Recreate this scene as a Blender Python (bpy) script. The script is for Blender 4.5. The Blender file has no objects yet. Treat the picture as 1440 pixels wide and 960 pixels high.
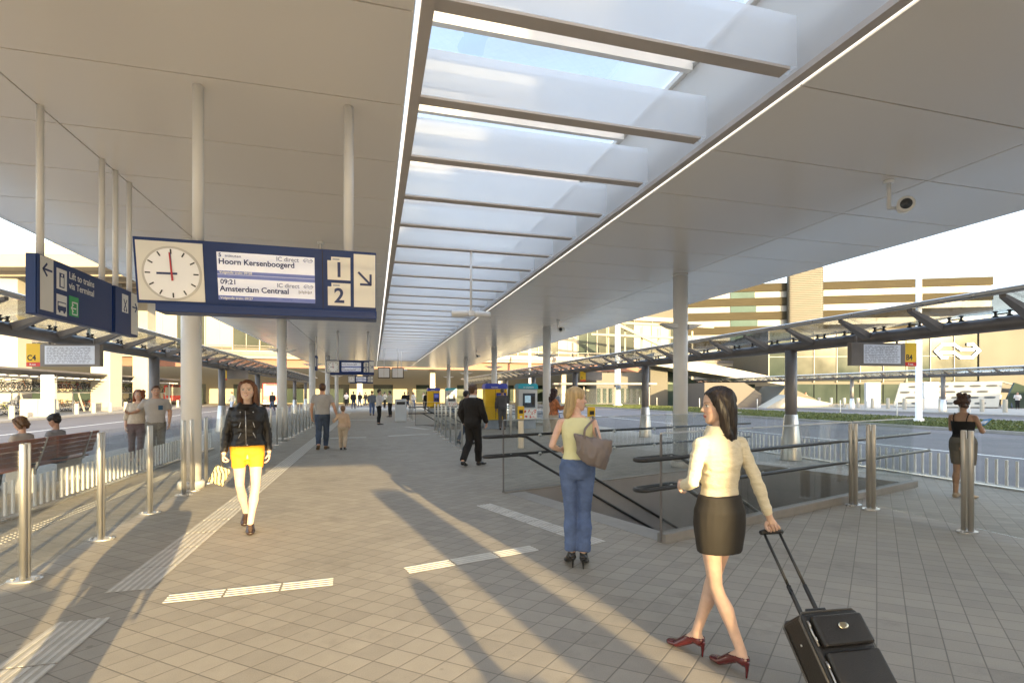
import bpy, bmesh, math, random
from mathutils import Vector, Matrix, noise, Euler
R = math.radians
PI = math.pi
random.seed(7)
scene = bpy.context.scene
col = scene.collection
V = Vector
EYE = 1.65
YAW = R(15.15)

# ---------------------------------------------------------------- materials
MATS = {}
def mat(name, c, rough=0.5, metal=0.0, var=0.0, scale=6.0, bump=0.0, bscale=40.0, coat=0.0, spec=0.5,
        emit=0.0, stretch=None, trans=0.0, bdist=0.01, clear=0.0):
    if name in MATS: return MATS[name]
    m = bpy.data.materials.new(name); m.use_nodes = True
    nt = m.node_tree; N = nt.nodes; L = nt.links
    b = N['Principled BSDF']
    c = (c[0], c[1], c[2], 1.0)
    b.inputs['Base Color'].default_value = c
    b.inputs['Roughness'].default_value = rough
    b.inputs['Metallic'].default_value = metal
    b.inputs['Specular IOR Level'].default_value = spec
    if coat: b.inputs['Coat Weight'].default_value = coat; b.inputs['Coat Roughness'].default_value = 0.12
    if emit:
        b.inputs['Emission Color'].default_value = c; b.inputs['Emission Strength'].default_value = emit
    tc = None
    def coords(sc):
        nonlocal tc
        if tc is None: tc = N.new('ShaderNodeTexCoord')
        mp = N.new('ShaderNodeMapping'); mp.inputs['Scale'].default_value = stretch or (1, 1, 1)
        L.new(tc.outputs['Object'], mp.inputs['Vector'])
        n = N.new('ShaderNodeTexNoise'); n.inputs['Scale'].default_value = sc
        n.inputs['Detail'].default_value = 5; n.inputs['Roughness'].default_value = 0.6
        L.new(mp.outputs['Vector'], n.inputs['Vector'])
        return n
    if var:
        n = coords(scale)
        mr = N.new('ShaderNodeMapRange'); mr.inputs[1].default_value = 0.3; mr.inputs[2].default_value = 0.7
        mr.inputs[3].default_value = 1 - var; mr.inputs[4].default_value = 1 + var
        L.new(n.outputs['Fac'], mr.inputs[0])
        mx = N.new('ShaderNodeMix'); mx.data_type = 'RGBA'; mx.blend_type = 'MULTIPLY'; mx.inputs[0].default_value = 1
        mx.inputs[6].default_value = c
        L.new(mr.outputs[0], mx.inputs[7]); L.new(mx.outputs[2], b.inputs['Base Color'])
        mr2 = N.new('ShaderNodeMapRange'); mr2.inputs[3].default_value = max(0.02, rough - 0.12); mr2.inputs[4].default_value = min(1, rough + 0.12)
        L.new(n.outputs['Fac'], mr2.inputs[0]); L.new(mr2.outputs[0], b.inputs['Roughness'])
    if bump:
        n2 = coords(bscale)
        bp = N.new('ShaderNodeBump'); bp.inputs['Strength'].default_value = bump; bp.inputs['Distance'].default_value = bdist
        L.new(n2.outputs['Fac'], bp.inputs['Height']); L.new(bp.outputs['Normal'], b.inputs['Normal'])
    if trans:
        out = N['Material Output']
        t = N.new('ShaderNodeBsdfTranslucent'); t.inputs['Color'].default_value = c
        ms = N.new('ShaderNodeMixShader'); ms.inputs[0].default_value = trans
        L.new(b.outputs[0], ms.inputs[1]); L.new(t.outputs[0], ms.inputs[2]); L.new(ms.outputs[0], out.inputs['Surface'])
        if clear:
            tp = N.new('ShaderNodeBsdfTransparent'); m2 = N.new('ShaderNodeMixShader'); m2.inputs[0].default_value = clear
            L.new(ms.outputs[0], m2.inputs[1]); L.new(tp.outputs[0], m2.inputs[2]); L.new(m2.outputs[0], out.inputs['Surface'])
    MATS[name] = m
    return m

def glass(name, tint=(0.95, 0.97, 0.96), refl=1.0, rough=0.0, haze=0.0, hazec=(0.7, 0.75, 0.75)):
    if name in MATS: return MATS[name]
    m = bpy.data.materials.new(name); m.use_nodes = True
    nt = m.node_tree; N = nt.nodes; L = nt.links
    N.remove(N['Principled BSDF']); out = N['Material Output']
    tr = N.new('ShaderNodeBsdfTransparent'); tr.inputs['Color'].default_value = (*tint, 1)
    gl = N.new('ShaderNodeBsdfGlossy'); gl.inputs['Roughness'].default_value = rough
    fr = N.new('ShaderNodeFresnel'); fr.inputs['IOR'].default_value = 1.45
    mu = N.new('ShaderNodeMath'); mu.operation = 'MULTIPLY'; mu.inputs[1].default_value = refl
    L.new(fr.outputs[0], mu.inputs[0])
    ms = N.new('ShaderNodeMixShader')
    L.new(mu.outputs[0], ms.inputs[0])
    base = tr
    if haze:
        df = N.new('ShaderNodeBsdfDiffuse'); df.inputs['Color'].default_value = (*hazec, 1)
        mh = N.new('ShaderNodeMixShader'); mh.inputs[0].default_value = haze
        L.new(tr.outputs[0], mh.inputs[1]); L.new(df.outputs[0], mh.inputs[2]); base = mh
    L.new(base.outputs[0], ms.inputs[1]); L.new(gl.outputs[0], ms.inputs[2]); L.new(ms.outputs[0], out.inputs['Surface'])
    MATS[name] = m
    return m

# ---------------------------------------------------------------- mesh builder
class MB:
    """collects shapes; build() links them as ONE mesh object"""
    def __init__(s): s.v = []; s.f = []; s.m = []; s.mi = 0; s.sm = []; s.smooth = False
    def add(s, vs, fs):
        o = len(s.v); s.v += [tuple(p) for p in vs]
        for f in fs:
            s.f.append([i + o for i in f]); s.m.append(s.mi); s.sm.append(s.smooth)
        return s
    def box(s, x0, x1, y0, y1, z0, z1):
        vs = [(x0,y0,z0),(x1,y0,z0),(x1,y1,z0),(x0,y1,z0),(x0,y0,z1),(x1,y0,z1),(x1,y1,z1),(x0,y1,z1)]
        return s.add(vs, [(3,2,1,0),(4,5,6,7),(0,1,5,4),(1,2,6,5),(2,3,7,6),(3,0,4,7)])
    def obox(s, c, ux, uy, uz, hx, hy, hz):
        c = V(c); ux, uy, uz = V(ux).normalized(), V(uy).normalized(), V(uz).normalized()
        vs = [c + ux*a*hx + uy*b*hy + uz*d*hz for d in (-1,1) for a, b in ((-1,-1),(1,-1),(1,1),(-1,1))]
        return s.add(vs, [(3,2,1,0),(4,5,6,7),(0,1,5,4),(1,2,6,5),(2,3,7,6),(3,0,4,7)])
    def bar(s, p, q, w, h, up=(0,0,1)):
        p, q = V(p), V(q); d = (q - p).normalized(); up = V(up)
        sx = d.cross(up)
        if sx.length < 1e-4: sx = d.cross(V((1,0,0)))
        sx.normalize(); u = sx.cross(d)
        return s.obox((p + q)/2, sx, d, u, w/2, (q - p).length/2, h/2)
    def prism(s, poly, z0, z1):
        n = len(poly)
        vs = [(x, y, z0) for x, y in poly] + [(x, y, z1) for x, y in poly]
        fs = [tuple(range(n))[::-1], tuple(range(n, 2*n))] + [(i, (i+1) % n, n + (i+1) % n, n + i) for i in range(n)]
        return s.add(vs, fs)
    def sheet(s, pts): return s.add(pts, [tuple(range(len(pts)))])
    def rings(s, rs, cap=True, closed=True):
        """rs: list of rings (each the same number of points)"""
        n = len(rs[0]); vs = [p for r in rs for p in r]; fs = []
        for k in range(len(rs) - 1):
            for i in range(n if closed else n - 1):
                j = (i + 1) % n
                fs.append((k*n + i, k*n + j, (k+1)*n + j, (k+1)*n + i))
        if cap:
            fs.append(tuple(range(n))[::-1]); fs.append(tuple(range((len(rs)-1)*n, len(rs)*n)))
        return s.add(vs, fs)
    def tube(s, pts, r, n=10, cap=True, up=None):
        pts = [V(p) for p in pts]
        rad = [r]*len(pts) if not isinstance(r, (list, tuple)) or (isinstance(r, tuple) and len(r) == 2 and len(pts) != 2) else r
        rs = []; prev = None
        for i, p in enumerate(pts):
            a = pts[max(i-1, 0)]; b = pts[min(i+1, len(pts)-1)]
            d = (b - a).normalized()
            if prev is None:
                ref = V(up) if up else (V((0,0,1)) if abs(d.z) < 0.9 else V((0,1,0)))
                sx = d.cross(ref).normalized()
            else:
                sx = (prev - d*prev.dot(d)).normalized()
            prev = sx; sy = d.cross(sx)
            q = rad[i]; qa, qb = q if isinstance(q, tuple) else (q, q)
            rs.append([p + sx*(math.cos(2*PI*k/n)*qa) + sy*(math.sin(2*PI*k/n)*qb) for k in range(n)])
        sm = s.smooth; s.smooth = True
        s.rings(rs, cap); s.smooth = sm
        return s
    def lathe(s, prof, c=(0,0,0), n=20):
        cx, cy, cz = c
        rs = [[(cx + r*math.cos(2*PI*k/n), cy + r*math.sin(2*PI*k/n), cz + z) for k in range(n)] for r, z in prof]
        sm = s.smooth; s.smooth = True
        s.rings(rs); s.smooth = sm
        return s
    def ball(s, c, r, nu=14, nv=9, rot=None):
        rx, ry, rz = (r, r, r) if not isinstance(r, (list, tuple)) else r
        c = V(c); rs = []
        for j in range(1, nv):
            t = PI*j/nv
            ring = []
            for k in range(nu):
                p = V((rx*math.sin(t)*math.cos(2*PI*k/nu), ry*math.sin(t)*math.sin(2*PI*k/nu), -rz*math.cos(t)))
                if rot: p = rot @ p
                ring.append(c + p)
            rs.append(ring)
        sm = s.smooth; s.smooth = True
        s.rings(rs); s.smooth = sm
        return s
    def xf(s, M):
        s.v = [tuple(M @ V(p)) for p in s.v]; return s
    def mesh(s, name, mats):
        me = bpy.data.meshes.new(name)
        me.from_pydata(s.v, [], s.f)
        for m in (mats if isinstance(mats, (list, tuple)) else [mats]): me.materials.append(m)
        me.polygons.foreach_set('material_index', s.m)
        me.polygons.foreach_set('use_smooth', s.sm)
        me.update()
        return me
    def build(s, name, mats, parent=None, bevel=0.0, loc=None, seg=2):
        me = s.mesh(name, mats)
        if bevel:
            bm = bmesh.new(); bm.from_mesh(me)
            bmesh.ops.recalc_face_normals(bm, faces=bm.faces)
            es = [e for e in bm.edges if len(e.link_faces) == 2 and e.calc_face_angle(0) > 0.6]
            bmesh.ops.bevel(bm, geom=es, offset=bevel, segments=seg, profile=0.6, affect='EDGES', clamp_overlap=True)
            bm.to_mesh(me); bm.free(); me.update()
        else:
            bm = bmesh.new(); bm.from_mesh(me)
            bmesh.ops.recalc_face_normals(bm, faces=bm.faces)
            bm.to_mesh(me); bm.free(); me.update()
        return link(name, me, parent, loc)

def link(name, me, parent=None, loc=None):
    o = bpy.data.objects.new(name, me); col.objects.link(o)
    if parent is not None: o.parent = parent
    if loc: o.location = loc
    return o

def tag(o, label=None, cat=None, group=None, kind=None):
    if label: o['label'] = label
    if cat: o['category'] = cat
    if group: o['group'] = group
    if kind: o['kind'] = kind
    return o
def thing(name, label, cat, loc=(0,0,0), rz=0.0, group=None):
    o = bpy.data.objects.new(name, None); col.objects.link(o)
    o.empty_display_size = 0.1
    o.location = loc; o.rotation_euler = (0, 0, rz)
    return tag(o, label, cat, group)
def structure(o): o['kind'] = 'structure'; return o
def kids(o): return list(o.children)
def dup(root, loc=None, rz=None, label=None, group=None, parent=None, scale=None):
    r = root.copy(); col.objects.link(r)
    if parent is not None: r.parent = parent
    if loc is not None: r.location = loc
    if rz is not None: r.rotation_euler = (0, 0, rz)
    if scale is not None: r.scale = scale
    if label: r['label'] = label
    if group: r['group'] = group
    for ch in kids(root):
        c = ch.copy(); col.objects.link(c); c.parent = r
        for g in kids(ch):
            d = g.copy(); col.objects.link(d); d.parent = c
    return r
FONT_CACHE = {}
def lettering(text, size, M, material, name='lettering', parent=None, ext=0.002, bold=0.0, sx=1.0, align='LEFT'):
    """flat raised letters; M maps the text plane (x along the line, y up, z out) into place"""
    cu = bpy.data.curves.new('text', 'FONT'); cu.body = text; cu.size = size
    cu.extrude = ext; cu.offset = bold; cu.align_x = align; cu.resolution_u = 4
    to = bpy.data.objects.new('text', cu); col.objects.link(to)
    dg = bpy.context.evaluated_depsgraph_get()
    me = bpy.data.meshes.new_from_object(to.evaluated_get(dg))
    bpy.data.objects.remove(to); bpy.data.curves.remove(cu)
    me.transform(M @ Matrix.Diagonal((sx, 1, 1, 1)))
    me.materials.clear(); me.materials.append(material)
    return link(name, me, parent)
def frame_m(o, ux, uy, uz):
    ux, uy, uz = V(ux), V(uy), V(uz)
    M = Matrix.Identity(4)
    for i, a in enumerate((ux, uy, uz)):
        for k in range(3): M[k][i] = a[k]
    for k in range(3): M[k][3] = o[k]
    return M
ORD = ['first','second','third','fourth','fifth','sixth','seventh','eighth','ninth','tenth','eleventh','twelfth','thirteenth',
       'fourteenth','fifteenth','sixteenth','seventeenth','eighteenth','nineteenth','twentieth']
# camera-ray helpers used only to look up real ground positions
CY, SY = math.cos(YAW), math.sin(YAW)
def ground(px, py, z=0.0):
    d = (EYE - z)*720.0/(py - 553.0); u = (px - 720)/720.0
    return V((d*(SY + CY*u), d*(CY - SY*u), z))
def depth_pt(px, py, d):
    u = (px - 720)/720.0
    return V((d*(SY + CY*u), d*(CY - SY*u), EYE + (553 - py)*d/720.0))

# ---------------------------------------------------------------- camera, sky, sun
cam = bpy.data.cameras.new('camera'); co = bpy.data.objects.new('camera', cam); col.objects.link(co)
co.location = (0, 0, EYE); co.rotation_euler = (R(90), 0, -YAW)
cam.sensor_width = 36; cam.lens = 18.0; cam.shift_y = 73.0/1440.0
cam.clip_start = 0.05; cam.clip_end = 3000
scene.camera = co
scene.view_settings.view_transform = 'Standard'; scene.view_settings.look = 'None'
scene.view_settings.exposure = 0; scene.view_settings.gamma = 1
SUN_EL, SUN_AZ = R(10.0), R(168.7)
w = bpy.data.worlds.new('World'); scene.world = w; w.use_nodes = True
nt = w.node_tree; bg = nt.nodes['Background']
sky = nt.nodes.new('ShaderNodeTexSky'); sky.sky_type = 'NISHITA'; sky.sun_disc = False
sky.sun_elevation = SUN_EL; sky.sun_rotation = SUN_AZ; sky.dust_density = 2.5; sky.air_density = 1.0; sky.ozone_density = 1.2
# thin cloud veil and horizon haze mixed into the physical sky
tc = nt.nodes.new('ShaderNodeTexCoord')
sep = nt.nodes.new('ShaderNodeSeparateXYZ'); nt.links.new(tc.outputs['Generated'], sep.inputs[0])
mr = nt.nodes.new('ShaderNodeMapRange'); mr.inputs[1].default_value = 0.0; mr.inputs[2].default_value = 0.55
mr.inputs[3].default_value = 0.82; mr.inputs[4].default_value = 0.42; nt.links.new(sep.outputs['Z'], mr.inputs[0])
mp = nt.nodes.new('ShaderNodeMapping'); mp.inputs['Scale'].default_value = (1.2, 1.2, 3.5); nt.links.new(tc.outputs['Generated'], mp.inputs[0])
cn = nt.nodes.new('ShaderNodeTexNoise'); cn.inputs['Scale'].default_value = 2.2; cn.inputs['Detail'].default_value = 7; cn.inputs['Distortion'].default_value = 0.6
nt.links.new(mp.outputs[0], cn.inputs['Vector'])
cr = nt.nodes.new('ShaderNodeMapRange'); cr.inputs[1].default_value = 0.42; cr.inputs[2].default_value = 0.72; cr.inputs[3].default_value = 0.0; cr.inputs[4].default_value = 0.35
nt.links.new(cn.outputs['Fac'], cr.inputs[0])
ad = nt.nodes.new('ShaderNodeMath'); ad.operation = 'ADD'; ad.use_clamp = True
nt.links.new(mr.outputs[0], ad.inputs[0]); nt.links.new(cr.outputs[0], ad.inputs[1])
mxs = nt.nodes.new('ShaderNodeMix'); mxs.data_type = 'RGBA'
SKY_STRENGTH = 0.15
hz = 1.0/SKY_STRENGTH
hcol = nt.nodes.new('ShaderNodeMix'); hcol.data_type = 'RGBA'
hr = nt.nodes.new('ShaderNodeMapRange'); hr.inputs[1].default_value = 0.02; hr.inputs[2].default_value = 0.6; nt.links.new(sep.outputs['Z'], hr.inputs[0])
nt.links.new(hr.outputs[0], hcol.inputs[0]); hcol.inputs[6].default_value = (1.50*hz, 1.43*hz, 1.26*hz, 1); hcol.inputs[7].default_value = (1.18*hz, 1.34*hz, 1.60*hz, 1)
nt.links.new(hcol.outputs[2], mxs.inputs[7])
nt.links.new(ad.outputs[0], mxs.inputs[0])
sc2 = nt.nodes.new('ShaderNodeMix'); sc2.data_type = 'RGBA'; sc2.blend_type = 'MULTIPLY'; sc2.inputs[0].default_value = 1
sc2.inputs[7].default_value = (13.0, 12.4, 11.8, 1)
nt.links.new(sky.outputs[0], sc2.inputs[6])
nt.links.new(sc2.outputs[2], mxs.inputs[6]); nt.links.new(mxs.outputs[2], bg.inputs['Color'])
bg.inputs['Strength'].default_value = SKY_STRENGTH
sl = bpy.data.lights.new('sun', 'SUN'); sl.energy = 15.3; sl.angle = R(0.3); sl.color = (1.0, 0.76, 0.40)
so = bpy.data.objects.new('sun', sl); col.objects.link(so)
sd = V((-math.sin(SUN_AZ)*math.cos(SUN_EL), -math.cos(SUN_AZ)*math.cos(SUN_EL), -math.sin(SUN_EL)))
so.rotation_euler = sd.to_track_quat('-Z', 'Y').to_euler(); so.location = (30, -60, 30)
# ================================================================= materials of the place
def paving_mat():
    m = bpy.data.materials.new('paving'); m.use_nodes = True
    nt = m.node_tree; N = nt.nodes; L = nt.links; b = N['Principled BSDF']
    g = N.new('ShaderNodeNewGeometry'); sp = N.new('ShaderNodeSeparateXYZ'); L.new(g.outputs['Position'], sp.inputs[0])
    def M(op, a, c=None, clamp=False):
        n = N.new('ShaderNodeMath'); n.operation = op; n.use_clamp = clamp
        for i, q in enumerate((a, c)):
            if q is None: continue
            if isinstance(q, (int, float)): n.inputs[i].default_value = q
            else: L.new(q, n.inputs[i])
        return n.outputs[0]
    xs = M('DIVIDE', sp.outputs['X'], 0.2850); ys = M('DIVIDE', sp.outputs['Y'], 0.2340)
    a = M('ADD', xs, ys); c = M('SUBTRACT', xs, ys)
    fa = M('FRACT', a); fc = M('FRACT', c)
    ia = M('FLOOR', a); ic = M('FLOOR', c)
    def edge(f):
        d = M('ABSOLUTE', M('SUBTRACT', f, 0.5))
        mr = N.new('ShaderNodeMapRange'); mr.inputs[1].default_value = 0.468; mr.inputs[2].default_value = 0.497
        L.new(d, mr.inputs[0]); return mr.outputs[0]
    j = M('MAXIMUM', edge(fa), edge(fc))
    vor = N.new('ShaderNodeTexVoronoi'); vor.inputs['Scale'].default_value = 1.9; L.new(g.outputs['Position'], vor.inputs['Vector'])
    gum = N.new('ShaderNodeMapRange'); gum.inputs[1].default_value = 0.045; gum.inputs[2].default_value = 0.03; L.new(vor.outputs['Distance'], gum.inputs[0])
    st = N.new('ShaderNodeTexNoise'); st.inputs['Scale'].default_value = 1.3; st.inputs['Detail'].default_value = 8; st.inputs['Roughness'].default_value = 0.7; L.new(g.outputs['Position'], st.inputs['Vector'])
    stm = N.new('ShaderNodeMapRange'); stm.inputs[1].default_value = 0.55; stm.inputs[2].default_value = 0.75; L.new(st.outputs['Fac'], stm.inputs[0])
    dirt = M('MAXIMUM', M('MULTIPLY', gum.outputs[0], 0.30), M('MULTIPLY', stm.outputs[0], 0.36))
    cb = N.new('ShaderNodeCombineXYZ'); L.new(ia, cb.inputs[0]); L.new(ic, cb.inputs[1])
    wn = N.new('ShaderNodeTexWhiteNoise'); wn.noise_dimensions = '2D'; L.new(cb.outputs[0], wn.inputs['Vector'])
    n1 = N.new('ShaderNodeTexNoise'); n1.inputs['Scale'].default_value = 0.55; n1.inputs['Detail'].default_value = 6; L.new(g.outputs['Position'], n1.inputs['Vector'])
    n2 = N.new('ShaderNodeTexNoise'); n2.inputs['Scale'].default_value = 130; n2.inputs['Detail'].default_value = 3; L.new(g.outputs['Position'], n2.inputs['Vector'])
    n3 = N.new('ShaderNodeTexNoise'); n3.inputs['Scale'].default_value = 9; n3.inputs['Detail'].default_value = 6; L.new(g.outputs['Position'], n3.inputs['Vector'])
    val = M('ADD', M('ADD', M('MULTIPLY', wn.outputs['Value'], 0.19), M('MULTIPLY', n1.outputs['Fac'], 0.34)), M('ADD', M('MULTIPLY', n2.outputs['Fac'], 0.50), M('MULTIPLY', n3.outputs['Fac'], 0.30)))
    mr = N.new('ShaderNodeMapRange'); mr.inputs[1].default_value = 0.25; mr.inputs[2].default_value = 1.05; mr.inputs[3].default_value = 0.0; mr.inputs[4].default_value = 1
    L.new(val, mr.inputs[0])
    cr = N.new('ShaderNodeValToRGB'); cr.color_ramp.elements[0].color = (0.218, 0.196, 0.166, 1); cr.color_ramp.elements[1].color = (0.435, 0.39, 0.322, 1)
    L.new(mr.outputs[0], cr.inputs[0])
    mx = N.new('ShaderNodeMix'); mx.data_type = 'RGBA'; L.new(M('MAXIMUM', M('MULTIPLY', j, 0.62), dirt), mx.inputs[0]); L.new(cr.outputs[0], mx.inputs[6]); mx.inputs[7].default_value = (0.062, 0.054, 0.043, 1)
    L.new(mx.outputs[2], b.inputs['Base Color'])
    rr = N.new('ShaderNodeMapRange'); rr.inputs[3].default_value = 0.55; rr.inputs[4].default_value = 0.8; L.new(n3.outputs['Fac'], rr.inputs[0]); L.new(rr.outputs[0], b.inputs['Roughness'])
    h = M('SUBTRACT', M('ADD', M('MULTIPLY', n2.outputs['Fac'], 0.12), M('MULTIPLY', wn.outputs['Value'], 0.1)), j)
    bp = N.new('ShaderNodeBump'); bp.inputs['Strength'].default_value = 0.35; bp.inputs['Distance'].default_value = 0.004
    L.new(h, bp.inputs['Height']); L.new(bp.outputs[0], b.inputs['Normal'])
    b.inputs['Specular IOR Level'].default_value = 0.35
    return m
M_PAVE = paving_mat()
M_ASPH = mat('asphalt', (0.115, 0.105, 0.108), 0.8, var=0.22, scale=0.6, bump=0.3, bscale=90)
M_GROUND = mat('far_ground', (0.19, 0.18, 0.17), 0.85, var=0.2, scale=0.2, bump=0.2, bscale=60)
M_CONC = mat('pale_concrete', (0.30, 0.28, 0.25), 0.7, var=0.12, scale=4, bump=0.2, bscale=60)
M_LINE = mat('road_paint', (0.74, 0.73, 0.70), 0.6, var=0.1, scale=3)
M_TACT = mat('tactile_tile', (0.56, 0.54, 0.485), 0.6, var=0.12, scale=7, bump=0.15, bscale=80)
M_TACT2 = mat('tactile_grey', (0.56, 0.53, 0.48), 0.6, var=0.14, scale=7, bump=0.15, bscale=80)
M_CEIL = mat('ceiling_panel', (0.84, 0.785, 0.71), 0.22, spec=0.5)
M_CEILEDGE = mat('ceiling_seam', (0.24, 0.22, 0.20), 0.6)
M_WHITE = mat('white_coated_steel', (0.78, 0.77, 0.745), 0.32, var=0.03, scale=2, spec=0.5)
M_TRANS = mat('translucent_baffle', (0.93, 0.945, 0.965), 0.45, trans=0.75, clear=0.42)
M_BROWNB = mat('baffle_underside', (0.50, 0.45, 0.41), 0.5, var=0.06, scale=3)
M_LED = mat('led_strip', (1.0, 0.95, 0.86), 0.4, emit=1.6)
M_GLASS = glass('clear_glass', (0.97, 0.975, 0.97), 0.2)
M_GLASSG = glass('screen_glass', (0.96, 0.97, 0.965), 0.22)
M_GLASSR = glass('roof_glass', (0.96, 0.97, 0.985), 0.6, haze=0.02, hazec=(0.8, 0.85, 0.9))
M_GLASSS = glass('shelter_glass', (0.92, 0.95, 0.97), 0.7, haze=0.03, hazec=(0.75, 0.8, 0.85))
M_STEEL = mat('brushed_steel', (0.60, 0.585, 0.55), 0.36, metal=0.85, var=0.08, scale=14, stretch=(1, 1, 0.15))
M_BRONZE = mat('bronze_post', (0.55, 0.50, 0.43), 0.42, metal=0.7, var=0.1, scale=10, stretch=(1, 1, 0.1))
M_DARKST = mat('dark_grey_steel', (0.17, 0.155, 0.148), 0.36, metal=0.25, var=0.15, scale=3)
M_GREYST = mat('mid_grey_steel', (0.20, 0.185, 0.175), 0.42, metal=0.2, var=0.1, scale=3)
M_ALU = mat('aluminium_rail', (0.62, 0.62, 0.62), 0.3, metal=0.75, var=0.06, scale=5)
M_RAIL = mat('black_handrail', (0.025, 0.024, 0.023), 0.38, var=0.2, scale=8)
M_WELL = mat('stairwell_wall', (0.27, 0.25, 0.235), 0.45, var=0.1, scale=1.5)
M_STEP = mat('stair_step', (0.20, 0.19, 0.175), 0.6, var=0.15, scale=3)
M_NAVY = mat('navy_sign_metal', (0.010, 0.036, 0.150), 0.38, var=0.06, scale=2, spec=0.3)
M_NAVY2 = mat('navy_sign_face', (0.012, 0.042, 0.17), 0.38, var=0.05, scale=2, spec=0.3)
M_CREAM = mat('cream_sign_face', (0.80, 0.78, 0.72), 0.42, var=0.03, scale=3)
M_DIAL = mat('clock_dial', (0.86, 0.85, 0.83), 0.4, var=0.015, scale=3, emit=0.12)
M_SCREEN = mat('lcd_screen', (0.80, 0.82, 0.92), 0.25, var=0.02, scale=3, emit=0.22)
M_SCREENB = mat('lcd_band', (0.15, 0.20, 0.52), 0.3, var=0.03, scale=3, emit=0.1)
M_INK = mat('navy_ink', (0.020, 0.040, 0.140), 0.5, var=0.05, scale=9)
M_INKG = mat('grey_ink', (0.32, 0.35, 0.45), 0.5, var=0.05, scale=9)
M_BLACK = mat('black_ink', (0.018, 0.018, 0.018), 0.5, var=0.1, scale=9)
M_SIGNW = mat('sign_white', (0.82, 0.82, 0.80), 0.4, var=0.02, scale=4)
M_GREEN = mat('exit_green', (0.02, 0.36, 0.10), 0.4, var=0.04, scale=4)
M_RED = mat('signal_red', (0.62, 0.03, 0.02), 0.35, var=0.06, scale=2, coat=0.3)
M_YEL = mat('sign_yellow', (0.83, 0.52, 0.02), 0.38, var=0.05, scale=3)
M_BSCREEN = mat('bus_display', (0.60, 0.65, 0.74), 0.3, var=0.08, scale=8, emit=0.15)
M_WOOD = mat('bench_wood', (0.26, 0.085, 0.045), 0.5, var=0.25, scale=6, stretch=(12, 1, 12), bump=0.2, bscale=30)
M_GRASS = mat('grass', (0.085, 0.105, 0.028), 0.9, var=0.35, scale=3, bump=0.6, bscale=50)

# ================================================================= ground, roads, kerbs
SW_O = V((3.07, 5.03, 0)); SW_RZ = R(17.0); SW_L, SW_W = 6.4, 3.36; SW_STEP = 18.4
def sw_pt(k, x, y, z=0):
    c, s = math.cos(SW_RZ), math.sin(SW_RZ)
    return V((SW_O.x + c*x - s*y, SW_O.y + s*x + c*y + SW_STEP*k, z))
HOLE = [(0.36, 0.07), (SW_L, 0.07), (SW_L, SW_W - 0.07), (0.36, SW_W - 0.07)]
def holed(name, x0, x1, y0, y1, z, m, holes=True):
    bm = bmesh.new(); es = []
    def loop(pts):
        vs = [bm.verts.new(p) for p in pts]
        for i in range(len(vs)): es.append(bm.edges.new((vs[i], vs[(i+1) % len(vs)])))
    loop([(x0,y0,z),(x1,y0,z),(x1,y1,z),(x0,y1,z)])
    for k in (0, 1): loop([sw_pt(k, x, y, z) for x, y in HOLE])
    bmesh.ops.triangle_fill(bm, use_beauty=True, use_dissolve=False, edges=es)
    bmesh.ops.recalc_face_normals(bm, faces=bm.faces)
    if bm.faces and sum(f.normal.z for f in bm.faces) < 0: bmesh.ops.reverse_faces(bm, faces=bm.faces)
    me = bpy.data.meshes.new(name); bm.to_mesh(me); bm.free(); me.materials.append(m)
    return structure(link(name, me))
holed('ground', -1500, 1500, -1500, 1500, -0.13, M_GROUND)
holed('paving', -7.2, 10.9, -26, 62, 0.0, M_PAVE)
def strip(name, x0, x1, y0, y1, z, m, kind='structure'):
    b = MB(); b.sheet([(x0,y0,z),(x1,y0,z),(x1,y1,z),(x0,y1,z)]); o = b.build(name, m); o['kind'] = kind; return o
strip('road', -21.5, -7.32, -60, 120, -0.122, M_ASPH)
strip('road', 11.02, 26.5, -60, 120, -0.122, M_ASPH)
strip('road', 36.6, 47, -60, 140, -0.122, M_ASPH)
for x0, x1, y0, y1 in ((-15.3, -15.15, -20, 100), (16.9, 17.05, -20, 100), (41.5, 41.65, -20, 110), (-7.75, -7.63, -20, 100), (11.4, 11.5, -20, 100)):
    strip('road_marking', x0, x1, y0, y1, -0.117, M_LINE)
def kerb(x0, x1, y0, y1, z0=-0.125, z1=0.004):
    b = MB(); b.box(x0, x1, y0, y1, z0, z1); structure(b.build('kerb', M_CONC, bevel=0.015))
kerb(-7.32, -7.2, -26, 62); kerb(10.9, 11.02, -26, 62); kerb(-21.7, -21.5, -30, 110, z1=0.01); kerb(26.5, 26.65, -30, 110, z1=0.02); kerb(36.45, 36.6, -30, 110, z1=0.02)
kerb(47, 47.2, -30, 130, z1=0.02)
for x0, x1 in ((-60, -21.7), (47.2, 180)):
    b = MB(); b.box(x0, x1, -30, 140, -0.126, 0.0); structure(b.build('pavement', M_CONC))
# grass verge between the two roads: one sheet of blades
b = MB(); b.box(26.65, 36.4, -30, 110, -0.126, 0.03); structure(b.build('verge', mat('soil', (0.07, 0.075, 0.03), 0.95, var=0.3, scale=2)))
b = MB(); rg = random.Random(3)
for i in range(26000):
    x = 26.7 + rg.random()**1.4*9.6; y = 6 + rg.random()**1.3*60
    h = 0.035 + rg.random()*0.08; a = rg.random()*PI; dx, dy = math.cos(a)*0.05, math.sin(a)*0.05
    lx, ly = rg.uniform(-.06, .06), rg.uniform(-.06, .06)
    b.add([(x-dx, y-dy, 0.03), (x+dx, y+dy, 0.03), (x+lx, y+ly, 0.03+h)], [(0, 1, 2)])
tag(b.build('grass', M_GRASS), 'strip of short green grass between the two roads', 'grass', kind='stuff')

M_TGROOVE = mat('tactile_groove', (0.42, 0.395, 0.345), 0.7, var=0.1, scale=7)
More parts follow.
